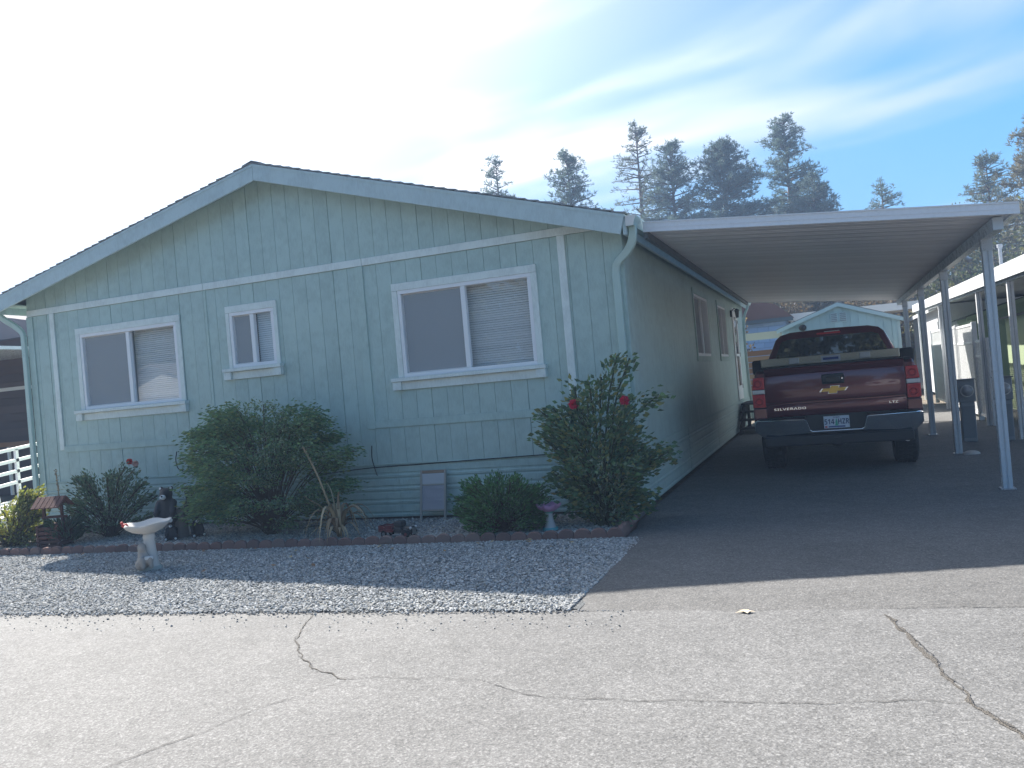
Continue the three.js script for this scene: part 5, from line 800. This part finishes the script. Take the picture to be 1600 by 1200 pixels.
// ---------------------------------------------------------------- left-hand neighbour and the ramp with its railing
{
  const t = thing('brown_home', 'dark brown home with a white awning beyond the ramp railing', 'house', null, [-15, 0, -5]);
  const bm = [[0.085, 0.055, 0.048], [0.10, 0.065, 0.055], [0.075, 0.05, 0.045]].map(v => std(v, 0.8));
  mesh('wall', metric(box(-14, 1.6, 0, 3.6, -12, -0.02)), bm[0], t); for (let k = 0; k < 17; k++) mesh('lap_board', metric(box(-6, 1.6, 0.1 + k * 0.18, 0.272 + k * 0.18, -0.018, 0.004 + 0.002 * (k % 2))), bm[k % 3], t);
  mesh('awning', metric(extrude([[-6, 3.15], [1.5, 3.15], [1.5, 3.22], [-6, 3.22]], 2.2).translate(0, 0, 0.01)), M.white, t); mesh('awning_fascia', metric(box(-6, 1.5, 3.05, 3.30, 2.212, 2.24)), std([0.62, 0.64, 0.70], 0.5), t);
  mesh('roof', metric(extrude([[-14.4, 3.6], [2.0, 3.6], [-6, 5.2]], 12.4).translate(0, 0, -12.2)), std([0.16, 0.15, 0.16], 0.9), t);
  mesh('wall_strip', metric(box(-6, 1.6, 2.42, 2.50, 0.008, 0.03)), M.whiteWarm, t);
  for (const x of [-2.8, -1.2, -0.95, 0.2, 1.4]) mesh('porch_baluster', metric(box(x, x + 0.05, 0.1, 1.15, 0.9, 0.95)), M.whiteWarm, t);
  mesh('porch_rail', metric(box(-3, 1.6, 1.15, 1.25, 0.86, 0.98)), std([0.24, 0.12, 0.06], 0.8), t);
  const r = thing('ramp', 'concrete ramp climbing along the left side of the green home', 'ramp', null, [-10.6, 0, 0]);
  mesh('slab', metric(extrude([[-2.2, 0.0], [6, 0.0], [6, 0.86], [-2.2, 0.02]].map(q => q), 1.25).rotateY(Math.PI / 2).translate(-0.15, 0, 0)), M.concrete, r);
  const a = thing('ramp_railing', 'white metal railing with four rails along the concrete ramp', 'railing', null, [-10.6, 0, 0]);
  const y = s => 0.16 + (s + 0.0) * 0.105, w = std([0.74, 0.74, 0.75], 0.35);
  for (const o of [0.93, 0.74, 0.56, 0.38]) mesh('rail', bar([-0.05, y(-2) + o, 2], [-0.05, y(5.5) + o, -5.5], 0.05, 0.05), w, a); mesh('bottom_rail', bar([-0.05, y(-2) + 0.06, 2], [-0.05, y(5.5) + 0.06, -5.5], 0.05, 0.09), w, a);
  for (const s of [-1.9, -0.7, 0.35, 1.0, 2.1, 3.4, 4.7]) mesh('post', metric(box(-0.075, -0.025, y(s) - 0.12, y(s) + 0.92, -s - 0.025, -s + 0.025)), w, a);
  mesh('stub_post', metric(merge([box(-0.18, -0.13, 0.0, 0.42, -0.72, -0.67), new THREE.SphereGeometry(0.034, 10, 8).translate(-0.155, 0.43, -0.695)])), w, a);
}
// ---------------------------------------------------------------- homes across the street (behind the camera): what the panes and the tailgate mirror
{
  const mk = (name, label, x, z, turn, w) => {
    const t = thing(name, label, 'house', 'homes across the street', [x, 0, z], turn);
    const lap = metric(box(-w / 2, w / 2, 0, 0.17, 0, 0.02)); mesh('wall', metric(box(-w / 2, w / 2, 0, 2.6, -8, -0.002)), M.white, t);
    for (let k = 0; k < 14; k++) { const m = mesh('lap_board', lap, M.white, t); m.position.y = 0.05 + k * 0.182; }
    mesh('gable', metric(extrude([[-w / 2, 2.6], [w / 2, 2.6], [0, 3.9]], 0.06).translate(0, 0, -0.06)), M.white, t);
    for (const s of [-1, 1]) mesh('roof', metric(extrude([[0, 3.92], [s * (w / 2 + 0.3), 2.52], [s * (w / 2 + 0.3), 2.60], [0, 4.0]], 8.4).translate(0, 0, -8.1)), std([0.24, 0.22, 0.21], 0.9), t);
    mesh('window', metric(box(-w * 0.3, -w * 0.3 + 1.4, 1.1, 2.1, 0.03, 0.05)), std([0.05, 0.06, 0.07], 0.1), t); mesh('window', metric(box(w * 0.12, w * 0.12 + 1.4, 1.1, 2.1, 0.03, 0.05)), std([0.05, 0.06, 0.07], 0.1), t);
    return t;
  };
  mk('street_home', 'white lap-sided home across the street opposite the left window', -27, 21, Math.PI, 7.5);
  mk('street_home', 'white lap-sided home across the street opposite the driveway', 12, 24, Math.PI, 7.5);
  const c = thing('street_carport', 'white carport across the street beside a white home', 'carport', 'homes across the street', [-20.5, 0, 20], Math.PI);
  mesh('roof', metric(box(-2.5, 2.5, 2.5, 2.58, -6, 0)), M.white, c); mesh('fascia', metric(box(-2.5, 2.5, 2.44, 2.66, 0.002, 0.04)), M.white, c); for (const x of [-2.4, 2.4]) for (const z of [-5.8, -0.2]) mesh('post', metric(box(x - 0.05, x + 0.05, 0, 2.5, z - 0.05, z + 0.05)), M.white, c);
}
// ---------------------------------------------------------------- trees
const barkMat = std([0.13, 0.085, 0.06], 0.95), needleMat = phys([1, 1, 1], 0.9, { vertexColors: true, transmission: 0.45, thickness: 0 });
function pine(label, seed, base, H, w, o = {}) {
  const t = thing('pine_tree', label, 'pine tree', 'pines on the slope behind the homes', base), R = rng(seed), lean = (R() - 0.5) * 0.03 * H;
  const tr = new THREE.CatmullRomCurve3([V(0, 0, 0), V(lean * 0.3, H * 0.4, 0), V(lean, H * 0.8, lean * 0.4), V(lean * 1.1, H, lean * 0.5)]);
  const g = new THREE.TubeGeometry(tr, 14, 1, 7), p = g.attributes.position; // taper the trunk
  for (let i = 0; i < p.count; i++) { const ring = Math.floor(i / 8), u = ring / 14, c = tr.getPointAt(u), k = (0.016 * H + 0.04) * (1 - 0.93 * u); p.setXYZ(i, c.x + (p.getX(i) - c.x) * k, c.y + (p.getY(i) - c.y) * k, c.z + (p.getZ(i) - c.z) * k); }
  g.computeVertexNormals();
  const limbs = [], clumps = []; w *= 1.45;
  const y0 = o.bare ?? 0.3, nb = Math.round((o.limbs ?? 120) * 1.35), dens = (o.dens ?? 1) * 1.1;
  for (let i = 0; i < nb; i++) {
    const u = y0 + (1 - y0) * Math.pow(R(), 0.85), v = (u - y0) / (1 - y0), a = R() * 6.283;
    const env = w * 0.5 * Math.pow(1 - v, o.taper ?? 0.72) * (v < 0.15 ? 0.6 + 2.6 * v : 1) * (0.55 + 0.6 * R()) + 0.12;
    const c = tr.getPointAt(Math.min(u, 0.995)), up = (0.05 + 0.5 * v) * env * (0.3 + R());
    const e = [c.x + Math.cos(a) * env, c.y + up - 0.12 * env, c.z + Math.sin(a) * env];
    limbs.push(limb([c.x, c.y, c.z], e, 0.012 * H * 0.18 + 0.012, 0.012, 4));
    const n = Math.max(3, Math.round(env * 5.6 * dens));
    for (let k = 0; k < n; k++) { const f = 0.25 + 0.75 * (k + R()) / n; clumps.push([c.x + (e[0] - c.x) * f + gauss(R) * 0.30, c.y + (e[1] - c.y) * f + gauss(R) * 0.30 + 0.05, c.z + (e[2] - c.z) * f + gauss(R) * 0.30, Math.cos(a), Math.sin(a), 0.75 + 0.5 * R()]); }
  }
  clumps.push([lean * 1.1, H, lean * 0.5, 0, 0, 0.9], [lean * 1.1, H - 0.25, lean * 0.5, 1, 0, 0.8]);
  mesh('trunk', merge([g, ...limbs]), barkMat, t);
  const per = 9, size = (o.needle ?? 0.24);
  mesh('crown', foliage(seed + 9, clumps.length * per, (R, i) => { const c = clumps[Math.floor(i / per)], th = R() * 6.283, z = R() * 1.6 - 0.55, q = Math.sqrt(Math.max(0, 1 - z * z)); return { p: [c[0] + gauss(R) * 0.09, c[1] + gauss(R) * 0.09, c[2] + gauss(R) * 0.09], dir: [Math.cos(th) * q + c[3] * 0.5, z + 0.25, Math.sin(th) * q + c[4] * 0.5], size: size * c[5] * (0.7 + 0.5 * R()), tone: tone(R, o.tone ?? [0.125, 0.175, 0.140], 0.3) }; }, [0.4, 0.085]), needleMat, t);
  return t;
}
// position by azimuth from where the photographer stood, foot on the slope
const HILL = z => { const d = -z - 27; return d <= 0 ? 0 : 5.2 * smooth(0, 34, d) - 0.3; };
const at = (x55, z55, D) => { const k = D / 55; return [2 + (x55 - 2) * k, 0, 8.92 + (z55 - 8.92) * k]; };
for (const [label, s, x, y, z, D, w, o] of [
  ['pine tree with only its small tip over the roof, standing alone', 201, -17.4, 16.6, -42.55, 52, 3.2, { limbs: 90, taper: 0.6 }],
  ['bushy pine tree above the roof slope, next to the lone small tip', 202, -12.8, 16.65, -44.0, 52, 3.9, { limbs: 130, dens: 1.2, taper: 0.55 }],
  ['tall sparse pine tree with open branches and a bare visible trunk', 203, -8.6, 17.8, -45.05, 56, 4.4, { limbs: 90, dens: 0.6, taper: 0.62, tone: [0.15, 0.17, 0.12] }],
  ['full pine tree close beside the tall sparse one', 204, -6.5, 16.3, -45.4, 54, 5.4, { limbs: 170, dens: 1.0, taper: 0.62 }],
  ['broad dense cone-shaped pine tree above the carport roof', 205, -3.2, 15.98, -45.8, 53, 6.6, { limbs: 230, dens: 1.25, taper: 0.68, tone: [0.105, 0.150, 0.125] }],
  ['tall narrow pine tree rising highest over the carport roof', 206, 0.54, 16.7, -46.06, 55, 4.1, { limbs: 170, dens: 1.0, taper: 0.55 }],
  ['short dense dark pine tree leaning on the tallest narrow one', 207, 2.1, 12.7, -46.08, 52, 4.6, { limbs: 160, dens: 1.3, taper: 0.62, tone: [0.105, 0.150, 0.125] }],
  ['small sparse pine tip alone over the middle of the carport roof', 208, 5.86, 11.8, -45.94, 56, 3.4, { limbs: 60, dens: 0.8, taper: 0.6 }],
  ['open-branched pine tree over the outer end of the carport roof', 209, 11.4, 12.2, -45.26, 50, 3.6, { limbs: 90, dens: 0.8, taper: 0.55, tone: [0.14, 0.165, 0.11] }],
  ['tall pine tree with reddish tips right of the carport', 210, 13.6, 13.6, -44.6, 42, 4.8, { limbs: 150, dens: 1.0, taper: 0.5, bare: 0.2, tone: [0.17, 0.16, 0.10] }],
  ['distant tiny pine tip over the left roof edge', 211, -39.0, 9.9, -29.0, 60, 3.2, { limbs: 50, dens: 0.6 }],
]) { const b = at(x, z, D); b[1] = HILL(b[2]); const top = 1.5 + (y - 1.5) * D / 55; pine(label, s, b, top - b[1], w * D / 55, o); }
function leafyTree(label, seed, base, H, w, tones, n = 9000, leaf = 0.16, group = 'leafy trees on the slope') {
  const t = thing('leafy_tree', label, 'tree', group, base), R = rng(seed), limbs = [limb([0, 0, 0], [0.1, H * 0.45, 0], 0.16, 0.10, 8)], cl = [];
  for (let i = 0; i < 34; i++) { const a = R() * 6.283, u = R(), h = H * (0.22 + 0.74 * u), r = w * 0.5 * Math.sqrt(Math.max(0.05, 1 - Math.pow((h / H - 0.5) / 0.52, 2))) * (0.5 + 0.5 * R()); const e = [Math.cos(a) * r, h, Math.sin(a) * r]; limbs.push(limb([0.08, H * (0.15 + 0.3 * u), 0], e, 0.05, 0.012, 5)); cl.push([...e, w * (0.10 + 0.09 * R()), tones[Math.floor(R() * tones.length)]]); }
  mesh('trunk', merge(limbs), barkMat, t);
  mesh('crown', foliage(seed + 3, n, R => { const c = cl[Math.floor(R() * cl.length)], d = [gauss(R), gauss(R) * 0.8, gauss(R)]; return { p: [c[0] + d[0] * c[3] * 1.5, c[1] + d[1] * c[3] * 1.5, c[2] + d[2] * c[3] * 1.5], dir: [d[0] + gauss(R), d[1] - 0.2 + gauss(R), d[2] + gauss(R)], size: leaf * (0.6 + 0.8 * R()), tone: tone(R, c[4]) }; }, [0.5, 0.3]), leafMat, t);
}
{
  const yg = [[0.13, 0.14, 0.035], [0.10, 0.12, 0.035], [0.075, 0.095, 0.035], [0.17, 0.15, 0.05]], br = [[0.17, 0.12, 0.05], [0.13, 0.11, 0.05], [0.21, 0.15, 0.06]];
  leafyTree('yellow green tree filling the gap right of the carport corner', 301, [11.6, 0.2, -28], 6.6, 6.0, yg);
  leafyTree('olive tree behind the neighbouring white carport edge', 302, [8.6, 0.5, -32], 6.4, 5.6, yg);
  leafyTree('dull green tree behind the green sheds', 303, [14.5, 0.2, -27], 7.0, 6.0, yg);
  leafyTree('tawny tree behind the far end of the carport', 304, [5.6, 0.8, -37], 5.2, 5.4, br);
  leafyTree('golden brown tree above the blue block house', 305, [-1.2, 0.8, -37], 5.0, 5.2, br);
  leafyTree('rusty brown tree behind the pale blue shed', 306, [2.6, 1.0, -40], 4.8, 5.4, br);
  leafyTree('small golden tree beside the blue block house', 307, [-1.15, 0, -21.6], 3.7, 1.3, [[0.34, 0.24, 0.07], [0.26, 0.18, 0.06]], 1200, 0.10);
  leafyTree('bright green tree beside the outermost carport post', 309, [13.2, 0.2, -19], 6.4, 5.2, yg, 12000, 0.13);
  leafyTree('tall green tree overlapping the reddish-tipped pine', 310, [16.5, 0.2, -22], 8.2, 6.4, yg, 12000, 0.15);
  leafyTree('olive tree far behind the outer carport posts', 308, [8.8, 2.0, -44], 7.0, 7.0, yg);
}
{ // trees across the street, behind the camera: the glass and the paint mirror them
  const gr = [[0.10, 0.13, 0.045], [0.08, 0.11, 0.04], [0.13, 0.14, 0.05]];
  [[-34, 29, 9], [-18.5, 25, 7], [-12, 22.5, 6.2], [-7.5, 27, 8], [-1.5, 24, 7.5], [4, 25, 8.5], [8, 33, 10], [18, 28, 9], [26, 27, 8]].forEach(([x, z, h], i) => leafyTree('leafy green tree across the street behind the white homes', 330 + i, [x, 0, z], h, h * 0.85, gr, 5000, 0.42, 'trees across the street'));
}
{ // dry brush over the hillside
  const R = rng(410), n = 26000, pl = foliage(411, n, R => { const z = -30 - Math.pow(R(), 1.3) * 60, x = -40 + R() * 80, k = Math.floor(R() * 4); const y = 5.2 * smooth(0, 34, -z - 27) - 0.3; return { p: [x, y + Math.abs(gauss(R)) * 1.2 * Math.abs(fbm(x * 0.15, z * 0.15, 3, 2)) * 4, z], dir: [gauss(R), 0.9, gauss(R)], size: 0.5 + 0.5 * R(), tone: tone(R, [[0.22, 0.17, 0.09], [0.16, 0.13, 0.07], [0.10, 0.10, 0.05], [0.27, 0.21, 0.11]][k]) }; }, [0.5, 0.2]);
  const m = mesh('dry_brush', pl, bladeMat); m.userData = { kind: 'stuff', label: 'dry tawny brush covering the hillside behind the homes', category: 'brush' };
}
scene.fog = new THREE.FogExp2(new THREE.Color().setRGB(0.48, 0.68, 1.0), 0.0032);   // thin blue air
renderer.render(scene, camera);
